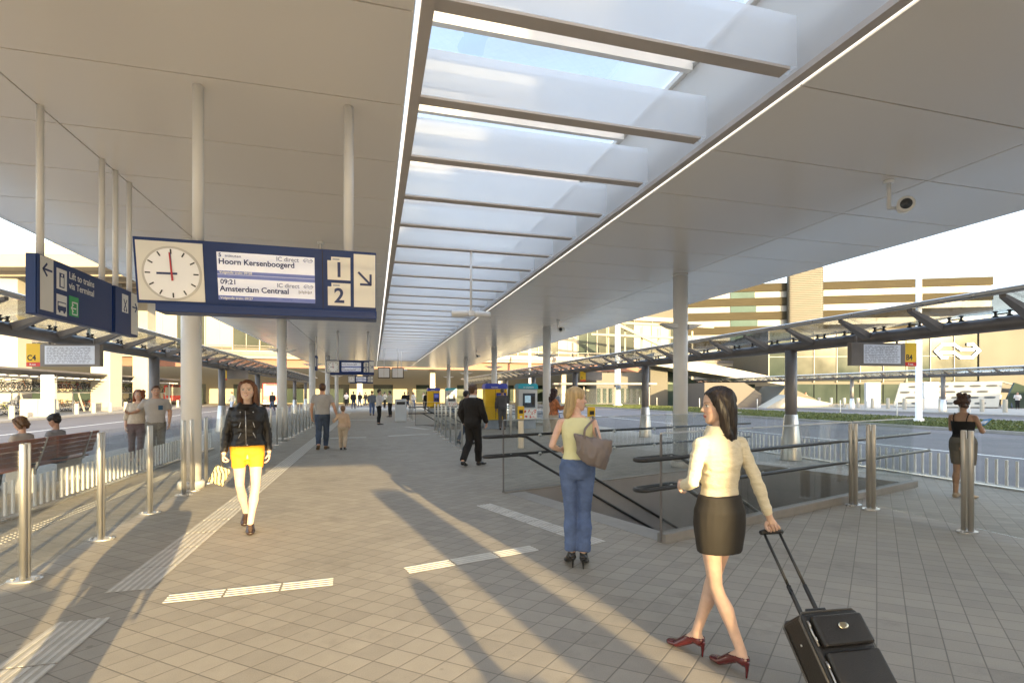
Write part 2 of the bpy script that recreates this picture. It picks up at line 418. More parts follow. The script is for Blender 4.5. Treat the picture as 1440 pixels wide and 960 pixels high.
# tactile guide strips set in the paving
def tactile(P, Q, wdt, m, skew=0.0, tile=0.62, ribs=6):
    P, Q = V(P), V(Q); d = (Q - P); ln = d.length; d.normalize(); s = V((-d.y, d.x, 0))
    b = MB(); n = max(1, int(ln/tile)); t = ln/n
    for i in range(n):
        a0, a1 = i*t + 0.009, (i+1)*t - 0.009
        def q(a, e, z): return P + d*(a + skew*e) + s*e + V((0, 0, z))
        h = wdt/2
        b.mi = 1; b.add([q(a0,-h,.003), q(a1,-h,.003), q(a1,h,.003), q(a0,h,.003)], [(0,1,2,3)]); b.mi = 0
        for r in range(ribs):
            e0 = -h + wdt*(r + .18)/ribs; e1 = -h + wdt*(r + .72)/ribs
            vs = [q(a0,e0,.003), q(a1,e0,.003), q(a1,e1,.003), q(a0,e1,.003), q(a0,e0+.004,.007), q(a1,e0+.004,.007), q(a1,e1-.004,.007), q(a0,e1-.004,.007)]
            b.add(vs, [(4,5,6,7),(0,1,5,4),(1,2,6,5),(2,3,7,6),(3,0,4,7)])
    structure(b.build('tactile_strip', [m, M_TGROOVE]))
tactile((-2.03, -3.0, 0), (-2.03, 4.42, 0), 0.34, M_TACT2)
tactile((-1.98, 4.96, 0), (-1.98, 46, 0), 0.34, M_TACT2)
tactile(ground(232, 842), ground(470, 817), 0.2, M_TACT, ribs=4, tile=0.36)
tactile(ground(570, 802), ground(752, 770), 0.2, M_TACT, ribs=4, tile=0.36)
for k in (0, 1):
    tactile(sw_pt(k, -0.72, 2.75), sw_pt(k, -0.60, 0.35), 0.26, M_TACT2, tile=0.3, ribs=5)
    if k == 1:
        tactile((-1.55, 20.0, 0), (-0.25, 20.0, 0), 0.26, M_TACT, tile=0.5); tactile((0.55, 20.4, 0), (2.2, 20.9, 0), 0.26, M_TACT, tile=0.5)
        tactile((-1.5, 33.0, 0), (0.6, 33.2, 0), 0.3, M_TACT, tile=0.5)
# dotted warning strip on the left bus platform
b = MB()
for i in range(150):
    for jx in range(3):
        b.lathe([(0.016, 0.002), (0.010, 0.007)], (-3.95 - jx*0.07, 6.2 + i*0.07, 0), 6)
structure(b.build('tactile_strip', M_TACT2))

# ================================================================= the long canopy
CZ = 4.32; CX0, CXL, CXR, CX1 = -5.4, 0.30, 3.56, 9.1; CY0, CY1, SK0, SK1 = -11.7, 53.0, -8.0, 43.2
PITCH = 1.212; Y0 = 3.64
rows = [Y0 + PITCH*k for k in range(-13, 42)]
rows = [y for y in rows if CY0 < y < CY1]
roof = thing('canopy', 'long white station canopy with panelled soffit and a glazed skylight slot along its middle', 'canopy', (0, 0, 0))
ybreaks = [CY0] + rows + [CY1]
def panels(x0, x1, name):
    b = MB(); g = 0.0085
    for y0, y1 in zip(ybreaks[:-1], ybreaks[1:]):
        b.box(x0 + g, x1 - g, y0 + g, y1 - g, CZ, CZ + 0.03)
    return b
def seam_back(x0, x1, y0, y1):
    b = MB(); b.box(x0, x1, y0, y1, CZ + 0.034, CZ + 0.36); return b
for nm, xs in (('soffit', ((CX0, -3.0), (-3.0, CXL - 0.02))), ('soffit', ((CXR + 0.02, 6.72), (6.72, CX1)))):
    for x0, x1 in xs:
        panels(x0, x1, nm).build('soffit', M_CEIL, roof)
# roof slabs behind the panels (dark seams show between them), fascias
b = MB(); b.box(CX0 + .02, CXL - .02, CY0 + .02, CY1 - .02, CZ + .034, CZ + .36); b.box(CXR + .02, CX1 - .02, CY0 + .02, CY1 - .02, CZ + .034, CZ + .36)
b.box(CXL - .015, CXR + .015, SK1 + .1, CY1 - .02, CZ + .034, CZ + .36); b.box(CXL - .015, CXR + .015, CY0 + .02, SK0 - .1, CZ + .034, CZ + .36)
b.build('roof_slab', M_CEILEDGE, roof)
for ya, yb_ in ((SK1 + .1, CY1 - .006), (CY0 + .006, SK0 - .1)):
    b = MB(); b.box(CXL, CXR, ya, yb_, CZ, CZ + .03); b.build('soffit', M_CEIL, roof)
M_FASC = mat('fascia', (0.72, 0.71, 0.69), 0.35, var=0.03, scale=1)
for x0, x1 in ((CX0 - .14, CX0 - .006), (CX1 + .006, CX1 + .14)):
    b = MB(); b.box(x0, x1, CY0 - .1, CY1 + .1, CZ + .02, CZ + .42); b.build('fascia', M_FASC, roof, bevel=0.02)
for y0, y1 in ((CY0 - .14, CY0 - .006), (CY1 + .006, CY1 + .14)):
    b = MB(); b.box(CX0, CX1, y0, y1, CZ + .02, CZ + .42); b.build('fascia', M_FASC, roof)
for x in (CXL, CXR):
    b = MB(); b.box(x - .014, x + .014, SK0, CY1 - .5, CZ + .004, CZ + .02); b.build('light_strip', M_LED, roof)
# opening frame between light strip and skylight, walls of the lantern, glazing bars
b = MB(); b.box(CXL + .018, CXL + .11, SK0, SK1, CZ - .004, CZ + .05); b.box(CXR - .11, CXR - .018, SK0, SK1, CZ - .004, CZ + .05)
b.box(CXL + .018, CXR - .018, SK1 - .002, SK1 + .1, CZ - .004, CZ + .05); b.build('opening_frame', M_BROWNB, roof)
M_LANT = mat('lantern_wall', (0.76, 0.76, 0.76), 0.4, var=0.02, scale=1, trans=0.35)
b = MB(); b.box(CXR - .07, CXR - .02, SK0, SK1, CZ + .052, CZ + 1.0); b.build('lantern_wall', M_LANT, roof)
b = MB(); b.box(CXL + .02, CXL + .07, SK0, SK1, CZ + .052, CZ + 1.0); b.build('lantern_wall', M_LANT, roof)
b = MB(); b.box(CXL + .072, CXR - .072, SK1 + .02, SK1 + .07, CZ + .052, CZ + 1.0); b.build('lantern_wall', M_LANT, roof)
b = MB(); b.box(CXR - .12, CXR + .02, SK0, SK1, CZ + 1.004, CZ + 1.06); b.box(CXL - .02, CXL + .12, SK0, SK1, CZ + 1.004, CZ + 1.06); b.build('lantern_rim', M_WHITE, roof)
y = 1.75
while y < SK1:
    b = MB(); b.box(CXL + .125, CXR - .125, y, y + .07, CZ + .93, CZ + 1.06); b.build('glazing_bar', M_WHITE, roof)
    y += 1.616
b = MB(); b.sheet([(CXL - .02, SK0, CZ + 1.075), (CXR + .02, SK0, CZ + 1.075), (CXR + .02, SK1, CZ + 1.085), (CXL - .02, SK1, CZ + 1.085)]); b.build('skylight_glass', M_GLASSR, roof)
for yb in rows:
    if yb > SK1 - .3 or yb < SK0 + .3: continue
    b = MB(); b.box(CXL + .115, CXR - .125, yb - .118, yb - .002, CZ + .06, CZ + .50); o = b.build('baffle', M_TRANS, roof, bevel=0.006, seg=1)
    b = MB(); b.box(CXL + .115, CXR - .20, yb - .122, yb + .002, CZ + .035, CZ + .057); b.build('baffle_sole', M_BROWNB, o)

# columns: white coating, grimy towards the foot
M_COLM = mat('column_coating', (0.78, 0.77, 0.745), 0.32, var=0.03, scale=2, spec=0.5)
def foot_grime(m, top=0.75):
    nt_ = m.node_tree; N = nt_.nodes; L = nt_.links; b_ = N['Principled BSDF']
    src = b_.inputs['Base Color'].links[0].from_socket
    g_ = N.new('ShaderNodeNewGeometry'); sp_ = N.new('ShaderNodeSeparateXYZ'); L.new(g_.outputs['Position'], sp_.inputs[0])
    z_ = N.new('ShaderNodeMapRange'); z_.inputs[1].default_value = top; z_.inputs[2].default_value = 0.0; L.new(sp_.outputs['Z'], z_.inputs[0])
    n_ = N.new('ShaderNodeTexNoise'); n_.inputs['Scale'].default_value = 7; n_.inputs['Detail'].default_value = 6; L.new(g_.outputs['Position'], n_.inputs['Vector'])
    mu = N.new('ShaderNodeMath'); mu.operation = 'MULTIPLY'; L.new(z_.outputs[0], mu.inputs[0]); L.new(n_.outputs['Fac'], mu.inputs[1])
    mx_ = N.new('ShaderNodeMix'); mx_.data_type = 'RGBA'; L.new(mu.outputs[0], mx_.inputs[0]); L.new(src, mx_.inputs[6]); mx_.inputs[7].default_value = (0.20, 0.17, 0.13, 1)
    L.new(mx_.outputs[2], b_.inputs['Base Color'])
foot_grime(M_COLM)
def make_column(r):
    t = thing('canopy_column', '', 'column')
    b = MB(); b.lathe([(r, 0.13), (r, CZ - .05)], n=28); b.build('shaft', M_COLM, t)
    b = MB(); b.lathe([(r + .055, 0.0), (r + .055, .10), (r + .03, .128), (r + .004, .129)], n=28); b.build('plinth', M_COLM, t)
    b = MB(); b.lathe([(r + .012, CZ - .030), (r + .012, CZ - .003)], n=28); b.build('collar', M_WHITE, t)
    for s in (-1, 1):
        b = MB(); b.add([(s*(r - .02), -.13, 3.10), (s*(r + .10), -.13, 3.10), (s*(r + .36), -.10, 3.20), (s*(r - .02), -.13, 3.20), (s*(r - .02), .13, 3.10), (s*(r + .10), .13, 3.10), (s*(r + .36), .10, 3.20), (s*(r - .02), .13, 3.20)],
              [(0,1,2,3),(7,6,5,4),(0,4,5,1),(1,5,6,2),(2,6,7,3),(3,7,4,0)])
        b.build('uplighter', M_WHITE, t, bevel=0.008)
    return t
c0 = make_column(0.158); first = True
for side, X in (('left', -3.08), ('right', 6.67)):
    for k in range(-1, 5):
        yk = 10.13 + 9.2*k
        where = 'beside the glass fence' if side == 'left' else 'on the stairwell side'
        nm = ['standing just behind the viewpoint', 'nearest in the row', 'second in the row', 'third in the row', 'fourth in the row', 'farthest in the row'][k + 1]
        lab = f'round white canopy column {where}, {nm}'
        o = c0 if first else dup(c0)
        first = False
        o.location = (X, yk, 0); o['label'] = lab; o['group'] = 'round white columns carrying the canopy'
        if side == 'right' and k == 0: pass

# ceiling cameras
def make_camera():
    t = thing('security_camera', '', 'camera')
    b = MB(); b.lathe([(.06, -.0), (.06, -.03), (.028, -.04)], n=14); b.tube([(0,0,-.03), (0,0,-.36)], .024, 10); b.tube([(0,0,-.35), (.07,0,-.36)], .02, 8); b.build('bracket', M_WHITE, t)
    b = MB(); b.tube([(.16, .09, -.335), (.16, .07, -.337), (.16, -.10, -.352), (.16, -.11, -.353)], [.05, .085, .095, .088], 18); b.build('housing', M_CREAM, t)
    b = MB(); b.tube([(.16, -.105, -.353), (.16, -.122, -.355)], .062, 18); b.tube([(.16, -.12, -.355), (.16, -.128, -.356)], .036, 14); b.build('lens', mat('lens_dark', (.05, .055, .06), .15, coat=.6, var=.1), t)
    b = MB(); b.tube([(.16, .02, -.332), (.16, -.15, -.343)], .102, 20, cap=False); b.v = [p for p in b.v]; 
    return t
cc = make_camera()
for i, (x, y, lab) in enumerate(((6.25, 4.97, 'security camera on a drop bracket under the right soffit, nearest and largest'), (6.5, 17.6, 'small security camera hanging before the second white column on the right'), (6.2, 31.5, 'tiny security camera hanging far along the right soffit'), (-0.9, 9.6, 'small security camera hanging just behind the big clock sign'))):
    o = cc if i == 0 else dup(cc)
    o.location = (x, y, CZ); o.rotation_euler = (0, 0, R(-46)); o['label'] = lab; o['group'] = 'security cameras under the canopy'

# loudspeaker bars hanging in the skylight
def make_speaker():
    t = thing('loudspeaker', '', 'loudspeaker')
    b = MB(); b.tube([(0,0,0), (0,0,-1.13)], .022, 10); b.build('drop_rod', M_WHITE, t)
    b = MB()
    for s in (-1, 1): b.tube([(s*.04,0,-1.19), (s*.10,0,-1.19), (s*.36,0,-1.20), (s*.37,0,-1.20)], [.05, .062, .062, .05], 14)
    b.build('horn', M_WHITE, t)
    b = MB(); b.box(-.05, .05, -.05, .05, -1.24, -1.13); b.build('mount', M_WHITE, t, bevel=.01)
    return t
sp0 = make_speaker()
for i, (x, y, lab) in enumerate(((1.8, 9.64, 'white double-ended loudspeaker hanging on a rod under the skylight, the nearer one'), (1.75, 33.8, 'white double-ended loudspeaker hanging far off near the end of the skylight'))):
    o = sp0 if i == 0 else dup(sp0)
    o.location = (x, y, CZ + .04); o['label'] = lab

# ================================================================= stairwells
def make_stairwell():
    t = thing('stairwell', '', 'stairs', SW_O, SW_RZ)
    L_, W_ = SW_L, SW_W
    b = MB(); n = 20
    for i in range(n):
        x = .36 + .302*i
        b.box(x, x + .302, .07, W_ - .07, -3.8, -.165*(i + 1))
    b.build('steps', M_STEP, t)
    b = MB()
    for i in range(n):
        x = .36 + .302*i; z = -.165*(i+1)
        b.box(x - .0, x + .05, .12, W_ - .12, z + .002, z + .006)
    b.build('step_edging', M_CONC, t)
    b = MB(); b.box(.30, L_, .0, .068, -3.8, -.004); b.box(.30, L_, W_ - .068, W_, -3.8, -.004); b.box(L_ + .001, L_ + .1, 0, W_, -3.8, -.004); b.build('shaft_wall', M_WELL, t)
    b = MB(); b.box(.02, .355, .08, W_ - .08, .001, .006); b.build('threshold', M_CONC, t)
    for y in (0, W_):
        b = MB(); b.box(0, L_ + .12, y - .06, y + .06, -.002, .105 if y == 0 else .03); b.build('kerb', mat('well_kerb', (.215, .20, .18), .6, var=.15, scale=3), t, bevel=.01)
    b = MB(); b.box(L_, L_ + .12, .064, W_ - .064, -.002, .06); b.build('kerb', M_CONC, t)
    for y in (0, W_):
        xs = [.0, 1.6, 3.2, 4.8, L_ + .08]
        for x0, x1 in zip(xs[:-1], xs[1:]):
            b = MB(); b.box(x0 + .006, x1 - .006, y - .008, y + .008, .03, 1.2); b.build('glass_panel', M_GLASSG, t)
        b = MB(); b.box(0, L_ + .08, y - .012, y + .012, 1.201, 1.216); b.build('glass_edge', M_ALU, t)
        b = MB(); b.box(-.012, .004, y - .012, y + .012, .02, 1.2); b.build('end_post', M_DARKST, t)
    b = MB(); b.box(L_ + .06, L_ + .076, .03, W_ - .03, .13, 1.2); b.build('glass_panel', M_GLASSG, t)
    sl = .165/.302
    for y, s in ((0, 1), (W_, -1)):
        for z in (.94, .62):
            o_, i_ = y - s*.075, y + s*.075
            arc = [(-.30 - .075*math.sin(a), y - s*.075*math.cos(a), z) for a in [PI*q/8 for q in range(9)]]
            pts = [(L_ + .55, o_, z), (3.0, o_, z)] + arc + [(.25, i_, z), (.40, i_, z - .02)] + [(.40 + d, i_, z - .02 - sl*d) for d in (.5, 2, 4.5)]
            b = MB(); b.tube(pts, .024, 10); b.build('handrail', M_RAIL, t)
            for x in (.15, .75, 1.9, 2.5, 3.6, 4.2, 5.3, 5.9):
                b = MB(); b.tube([(x, o_, z - .012), (x, y - s*.02, z - .012), (x, y - s*.019, z - .012), (x, y - s*.009, z - .012)], [.012, .012, .032, .032], 10)
                b.build('rail_bracket', M_STEEL, t)
    return t
sw = make_stairwell(); sw['label'] = 'near stairs going down behind a glass balustrade with black handrails, beside the blonde woman'; sw['group'] = 'stairwells down to the platforms'
sw2 = dup(sw, loc=SW_O + V((0, SW_STEP, 0)), label='far glass-sided stairs going down, behind the fence posts by the man in the suit')

# ================================================================= glass fences with round steel posts
def post_mb(x, y, h=1.21, dx=0.0, dy=0.045, r=.036):
    b = MB()
    for s in (-1, 1): b.lathe([(r, .02), (r, h - .01), (r*.8, h)], (x + s*dx, y + s*dy, 0), 14)
    b.box(x - .01 - abs(dx)*.3, x + .01 + abs(dx)*.3, y - .02, y + .02, .05, h - .1)
    return b
def base_mb(x, y):
    b = MB(); n = 20
    b.rings([[(x + .13*math.cos(2*PI*k/n), y + .085*math.sin(2*PI*k/n), z) for k in range(n)] for z in (.001, .014)])
    for s in (-1, 1): b.lathe([(.018, .014), (.018, .026)], (x + s*.09, y, 0), 8)
    return b
def fence(name, label, pts, m_post=M_STEEL, group=None, gap=.05, h=1.08, ends=True, r=.024, off=.032):
    """pts: post positions, glass between successive posts"""
    t = thing(name, label, 'glass fence', (0, 0, 0), 0, group)
    for i, (x, y) in enumerate(pts):
        a = pts[min(i + 1, len(pts) - 1)]; c = pts[max(i - 1, 0)]
        d = V((a[0] - c[0], a[1] - c[1], 0)).normalized()
        p = post_mb(x, y, dx=d.x*off, dy=d.y*off, r=r).build('post', m_post, t)
        base_mb(x, y).build('base_plate', M_ALU, p)
        if i + 1 < len(pts):
            e = V((a[0] - x, a[1] - y, 0)); ln = e.length; e.normalize()
            if ln > 0.5:
                g = MB(); g.obox((x + e.x*ln/2, y + e.y*ln/2, .07 + h/2), e, (-e.y, e.x, 0), (0,0,1), ln/2 - .045, .007, h/2); g.build('glass_panel', M_GLASSG, t)
    return t
LF = -2.97
fence('glass_fence', 'glass fence on round steel posts in the left foreground, ending at the nearest column', [(LF, y) for y in (2.87, 4.18, 5.49, 6.80, 8.11, 9.42, 9.80)])
fence('glass_fence', 'glass fence behind the woman in yellow shorts, between the first two left columns', [(LF, 10.55 + 1.03*k) for k in range(9)])
fence('glass_fence', 'glass fence on steel posts left of the man walking with a child', [(LF, 19.75 + 1.08*k) for k in range(9)])
fence('glass_fence', 'farthest visible run of glass fence along the left columns', [(LF, 29.0 + 1.1*k) for k in range(9)])
fence('glass_fence', 'glass fence with bronze posts in front of the woman reading blue papers', [(6.83, y) for y in (0.7, 1.96, 3.22, 4.47)] + [(6.85, 5.71), (6.85, 5.99)], M_BRONZE, r=.029, off=.038)
fence('glass_fence', 'close row of steel fence posts and glass behind the man in the black suit', [(2.48, 14.7), (2.5, 16.0), (2.52, 17.3), (2.54, 18.6), (2.56, 19.9), (2.58, 21.2), (2.6, 22.5)])
fence('glass_fence', 'glass screen with steel posts in front of the yellow ticket machine', [(3.6, 19.2), (5.2, 19.4), (6.8, 19.6)])
fence('glass_fence', 'far glass screen beside the second stairwell', [(2.3, 31.4), (2.3, 33.0), (2.3, 34.6)])

# low glass screens printed with white stripes along the bus kerbs
def striped(label, X, y0, y1):
    t = thing('striped_screen', label, 'glass screen')
    y = y0
    while y < y1:
        ye = min(y + 2.6, y1)
        g = MB(); g.box(X - .007, X + .007, y + .03, ye - .03, .03, 1.0); o = g.build('glass_panel', M_GLASS, t)
        s = MB(); q = y + .08
        while q < ye - .08:
            s.box(X - .012, X + .012, q, q + .036, .06, .50); q += .15
        s.build('printed_stripes', M_SIGNW, o)
        y = ye
    b = MB(); b.box(X - .05, X + .05, y0, y1, 0.001, .03); b.build('base_rail', M_ALU, t)
striped('glass screen printed with short white vertical stripes along the left bus platform, behind the bench', -4.62, 1.5, 17.0)
striped('glass screen printed with short white vertical stripes beside the right-hand road', 10.55, 1.5, 17.0)

# ================================================================= bus shelters with a curved tube and glass wings
def shelter(label, X, s, y0, y1, zt=2.8, cols=(), step=1.4, scale=1.0):
    """X: tube line; s: direction of the wing (towards the concourse)"""
    t = thing('bus_shelter', label, 'bus shelter')
    ys = [y0 + (y1 - y0)*i/24 for i in range(25)]
    b = MB(); b.tube([(X, y, zt) for y in ys], .125*scale, 16); b.build('main_tube', M_DARKST, t)
    xr, zr = X + s*.82*scale, zt + .40*scale
    b = MB(); b.tube([(xr, y, zr) for y in ys], .05*scale, 12); b.build('edge_rail', M_ALU, t)
    y = y0 + .35; ybs = []
    while y < y1:
        ybs.append(y); y += step
    for y in ybs:
        b = MB()
        p0, p1 = V((X - s*.02, y, zt + .06)), V((xr - s*.03, y, zr - .045))
        w0, w1, h0, h1 = .10*scale, .045*scale, .15*scale, .05*scale
        b.add([p0 + V((0, -w0, -h0)), p0 + V((0, w0, -h0)), p0 + V((0, w0, 0)), p0 + V((0, -w0, 0)), p1 + V((0, -w1, -h1)), p1 + V((0, w1, -h1)), p1 + V((0, w1, 0)), p1 + V((0, -w1, 0))],
              [(3,2,1,0),(4,5,6,7),(0,1,5,4),(1,2,6,5),(2,3,7,6),(3,0,4,7)])
        b.build('bracket', M_GREYST, t)
    for y, ye in zip(ybs[:-1], ybs[1:]):
        g = MB()
        a, c = (X - s*.12, zt + .20*scale), (xr - s*.02, zr + .035)
        g.obox(((a[0]+c[0])/2, (y+ye)/2, (a[1]+c[1])/2), (c[0]-a[0], 0, c[1]-a[1]), (0,1,0), V((c[0]-a[0],0,c[1]-a[1])).cross(V((0,1,0))), math.hypot(c[0]-a[0], c[1]-a[1])/2, (ye-y)/2 - .01, .008)
        o = g.build('glass_pane', M_GLASSS, t)
        for q in (.29, .79):
            f = MB()
            for dq in (-.07, .07):
                yy = y + (ye - y)*(q + dq)
                f.lathe([(.03, 0), (.045, .02), (.018, .03), (.018, .07), (.04, .085), (.03, .10)], (X + s*.12, yy, zt + .10*scale), 8)
            f.tube([(X + s*.12, y + (ye - y)*(q - .07), zt + .10*scale + .045), (X + s*.12, y + (ye - y)*(q + .07), zt + .10*scale + .045)], .014, 6)
            f.build('point_fitting', M_RAIL, o)
    # outer wing over the kerb
    g = MB(); g.obox((X - s*.75, (y0+y1)/2, zt + .30), (1.25, 0, -s*.22), (0,1,0), (s*.22, 0, 1.25), .62, (y1-y0)/2 - .1, .008); g.build('outer_glass', M_GLASSS, t)
    for y in cols:
        b = MB(); b.lathe([(.135*scale, .5), (.135*scale, zt - .08)], (X, y, 0), 18); c = b.build('column', M_GREYST, t)
        b = MB(); b.lathe([(.24*scale, 0), (.24*scale, .02), (.15*scale, 1.12), (.137*scale, 1.13)], (X, y, 0), 20); b.build('sleeve', M_STEEL, c)
    return t
CY_ = [3.4 + 7.05*k for k in range(0, 8)]
shelter('glass-winged bus shelter on dark columns along the left side of the concourse', -6.3, 1, 1.0, 55, cols=CY_)
shelter('glass-winged bus shelter on dark columns along the right side of the concourse', 10.0, -1, 1.0, 55, cols=CY_)
shelter('distant bus shelter across the road in front of the terminal', 49, -1, 14, 78, zt=3.25, cols=[16 + 9*k for k in range(7)], step=1.9, scale=1.25)
# ================================================================= signs under the canopy
M_POLE = M_WHITE
def arrow_mb(c, ux, uy, L_, w, uz):
    """arrow: shaft along ux with a two-stroke head; flat bars raised along uz"""
    b = MB(); c, ux, uy, uz = V(c), V(ux), V(uy), V(uz)
    def bar2(p, q):
        d = (q - p); ln = d.length; d.normalize(); n = uz.cross(d)
        b.obox((p + q)/2, d, n, uz, ln/2 + w*.3, w/2, .0015)
    t = c + ux*L_/2
    bar2(c - ux*L_/2, t - ux*w*.5)
    for s in (-1, 1): bar2(t - ux*L_*.42 + uy*s*L_*.42, t)
    return b
def plate(b, o, ux, uy, uz, x0, x1, y0, y1, th=.002):
    o, ux, uy, uz = V(o), V(ux), V(uy), V(uz)
    b.obox(o + ux*(x0+x1)/2 + uy*(y0+y1)/2 + uz*th/2, ux, uy, uz, (x1-x0)/2, (y1-y0)/2, th/2); return b
def logo_mb(o, ux, uy, uz, wd, th=.002):
    """double arrow rail emblem from straight bars"""
    b = MB(); o, ux, uy, uz = V(o), V(ux), V(uy), V(uz); s = wd/36.0; k = [0]
    def path(pts, w):
        for p, q in zip(pts[:-1], pts[1:]):
            p = o + ux*p[0]*s + uy*p[1]*s; q = o + ux*q[0]*s + uy*q[1]*s
            d = q - p; ln = d.length; d.normalize(); n = uz.cross(d); k[0] += 1
            b.obox((p + q)/2 + uz*(.00012*k[0]), d, n, uz, ln/2 + w*s*.42, w*s/2, th/2)
    path([(-8.5, -5.5), (-12, -5.5), (-17, 0), (-11.5, 5.5), (-3, 5.5), (3, 1.2), (12.5, 1.2)], 2.3)
    path([(8.5, 5.5), (12, 5.5), (17, 0), (11.5, -5.5), (3, -5.5), (-3, -1.2), (-12.5, -1.2)], 2.3)
    return b

def make_clock_sign(full=True):
    t = thing('departure_sign', '', 'sign')
    # front face leans: top at y=0, bottom at y=.10 (further away)
    z0, z1 = 2.43, 2.945
    dz = z1 - z0; tilt = math.atan2(.09, dz)
    uz = V((0, -math.cos(tilt), -math.sin(tilt))).normalized(); ux = V((1, 0, 0)); uy = V((0, -math.sin(tilt), math.cos(tilt)))
    O = V((0, .09, z0))                      # lower edge of the face; x is world x, y runs up the face
    H = dz/math.cos(tilt)
    b = MB(); b.obox(O + ux*(-.955) + uy*H/2 - uz*.062, ux, uy, uz, .98, H/2 + .012, .06); b.build('housing', M_NAVY, t, bevel=.006)
    b = MB(); b.box(-1.78, .03, .03, .26, 2.345, 2.422); b.build('tray', M_NAVY, t, bevel=.01)
    b = MB(); plate(b, O, ux, uy, uz, -1.915, -1.415, .015, H - .015, .006); cp = b.build('clock_panel', M_CREAM, t, bevel=.001, seg=1)
    dc = O + ux*(-1.655) + uy*(H*.47)
    def disc(r, z0_, z1_, n=48):
        d = MB(); d.rings([[dc + ux*r*math.cos(2*PI*k/n) + uy*r*math.sin(2*PI*k/n) + uz*z for k in range(n)] for z in (z0_, z1_)]); return d
    disc(.226, .006, .010).build('dial_ring', mat('dial_ring', (.58, .56, .52), .4, var=.03), cp)
    disc(.208, .0102, .013).build('dial', M_DIAL, cp)
    for k in range(12):
        a = k*PI/6; d = ux*math.sin(a) + uy*math.cos(a); n = uz.cross(d)
        b = MB(); b.obox(dc + d*.182 + uz*.0142, d, n, uz, .020, .0055, .001); b.build('hour_mark', M_BLACK, cp)
    def hand(a, l0, l1, w0, w1, h, m):
        d = ux*math.sin(a) + uy*math.cos(a); n = uz.cross(d); q = MB()
        pts = [dc + d*l0 - n*w0, dc + d*l0 + n*w0, dc + d*l1 + n*w1, dc + d*l1 - n*w1]
        q.rings([[p + uz*h for p in pts], [p + uz*(h + .002) for p in pts]]); q.build('clock_hand', m, cp)
    hand(R(-91), -.04, .115, .0085, .0085, .016, M_INK); hand(R(-1), -.05, .17, .006, .0045, .019, M_INK)
    hand(R(-3), -.06, .175, .008, .004, .022, mat('hand_red', (.55, .03, .04), .4, var=.05))
    # display
    b = MB(); plate(b, O, ux, uy, uz, -1.31, -.515, .045, H - .07, .004); sc = b.build('screen', M_SCREEN, t)
    b = MB(); plate(b, O, ux, uy, uz, -1.31, -.515, .045, .083, .0055); plate(b, O, ux, uy, uz, -1.31, -.515, .232, .262, .0055); plate(b, O, ux, uy, uz, -1.31, -.515, .265, .295, .0055); b.build('screen_bands', M_SCREENB, sc)
    if full:
        def tx(s, x, y, size, m=M_INK, bold=.0, sx=1.0):
            lettering(s, size, frame_m(O + ux*x + uy*y + uz*.0065, ux, uy, uz), m, 'lettering', sc, .0006, bold, sx)
        tx('5', -1.295, .412, .045, bold=.001); tx('minuten', -1.245, .412, .034, sx=1.15)
        tx('Hoorn Kersenboogerd', -1.298, .352, .066, bold=.0014); tx('IC direct', -.835, .405, .052, M_INKG, .001)
        tx('Volgende trein: 09:58', -1.295, .272, .030, M_SIGNW, .0006); 
        tx('09:21', -1.290, .182, .058, bold=.001); tx('Amsterdam Centraal', -1.296, .120, .066, bold=.0014); tx('IC direct', -.835, .175, .052, M_INKG, .001)
        tx('Volgende trein: 09:27', -1.295, .053, .030, M_SIGNW, .0006)
        for y in (.422, .192): logo_mb(O + ux*(-.57) + uy*y + uz*.0062, ux, uy, uz, .085, .001).build('emblem', M_INKG, sc)
        b = MB()
        for q in range(9): plate(b, O, ux, uy, uz, -.655 + q*.013, -.646 + q*.013, .125 + (q % 3)*.004, .155 - (q % 2)*.005, .0055)
        b.build('train_bars', mat('bar_grey', (.5, .5, .54), .5, var=.05), sc)
    # platform numbers and arrow
    b = MB(); b.obox(O + ux*(-.4475) + uy*H/2 + uz*.001, ux, uy, uz, .0025, H/2, .002); b.build('divider', M_BLACK, t)
    for n_, y0 in (('1', .268), ('2', .035)):
        b = MB(); plate(b, O, ux, uy, uz, -.405, -.205, y0, y0 + .205, .004); p = b.build('number_plate', M_CREAM, t)
        lettering(n_, .185, frame_m(O + ux*(-.305) + uy*(y0 + .03) + uz*.0045, ux, uy, uz), M_INK, 'lettering', p, .0008, .004, 1.0, 'CENTER')
        b = MB(); plate(b, O, ux, uy, uz, -.408, -.372, y0 + .172, y0 + .208, .005); b.build('corner_notch', M_NAVY2, p)
        b = MB(); plate(b, O, ux, uy, uz, -.36, -.30, y0 + .178, y0 + .190, .005); b.build('track_word', M_INKG, p)
    b = MB(); plate(b, O, ux, uy, uz, -.175, .018, .03, H - .012, .004); p = b.build('arrow_plate', M_CREAM, t)
    s2 = math.sqrt(.5)
    arrow_mb(O + ux*(-.078) + uy*(H*.56) + uz*.006, (ux - uy)*s2, (ux + uy)*s2, .15, .020, uz).build('arrow', M_INK, p)
    for x in (-1.47, -.223):
        b = MB(); b.tube([(x, .08, z1 - .04), (x, .08, CZ - .002)], .045, 16)
        b.build('hanger', M_POLE, t)
    return t
cs = make_clock_sign(); cs.location = (0, 4.93, 0); cs['label'] = 'large hanging departure board with clock reading nine and trains to Hoorn Kersenboogerd, nearest'; cs['group'] = 'departure boards with clocks'
cs2 = dup(cs, loc=(.0, 23.0, .10), label='second departure board with clock, hanging above the man holding a child by the hand')
cs3 = dup(cs, loc=(-.05, 43.5, .12), label='farthest departure board with clock, a tiny one half hidden below the second')

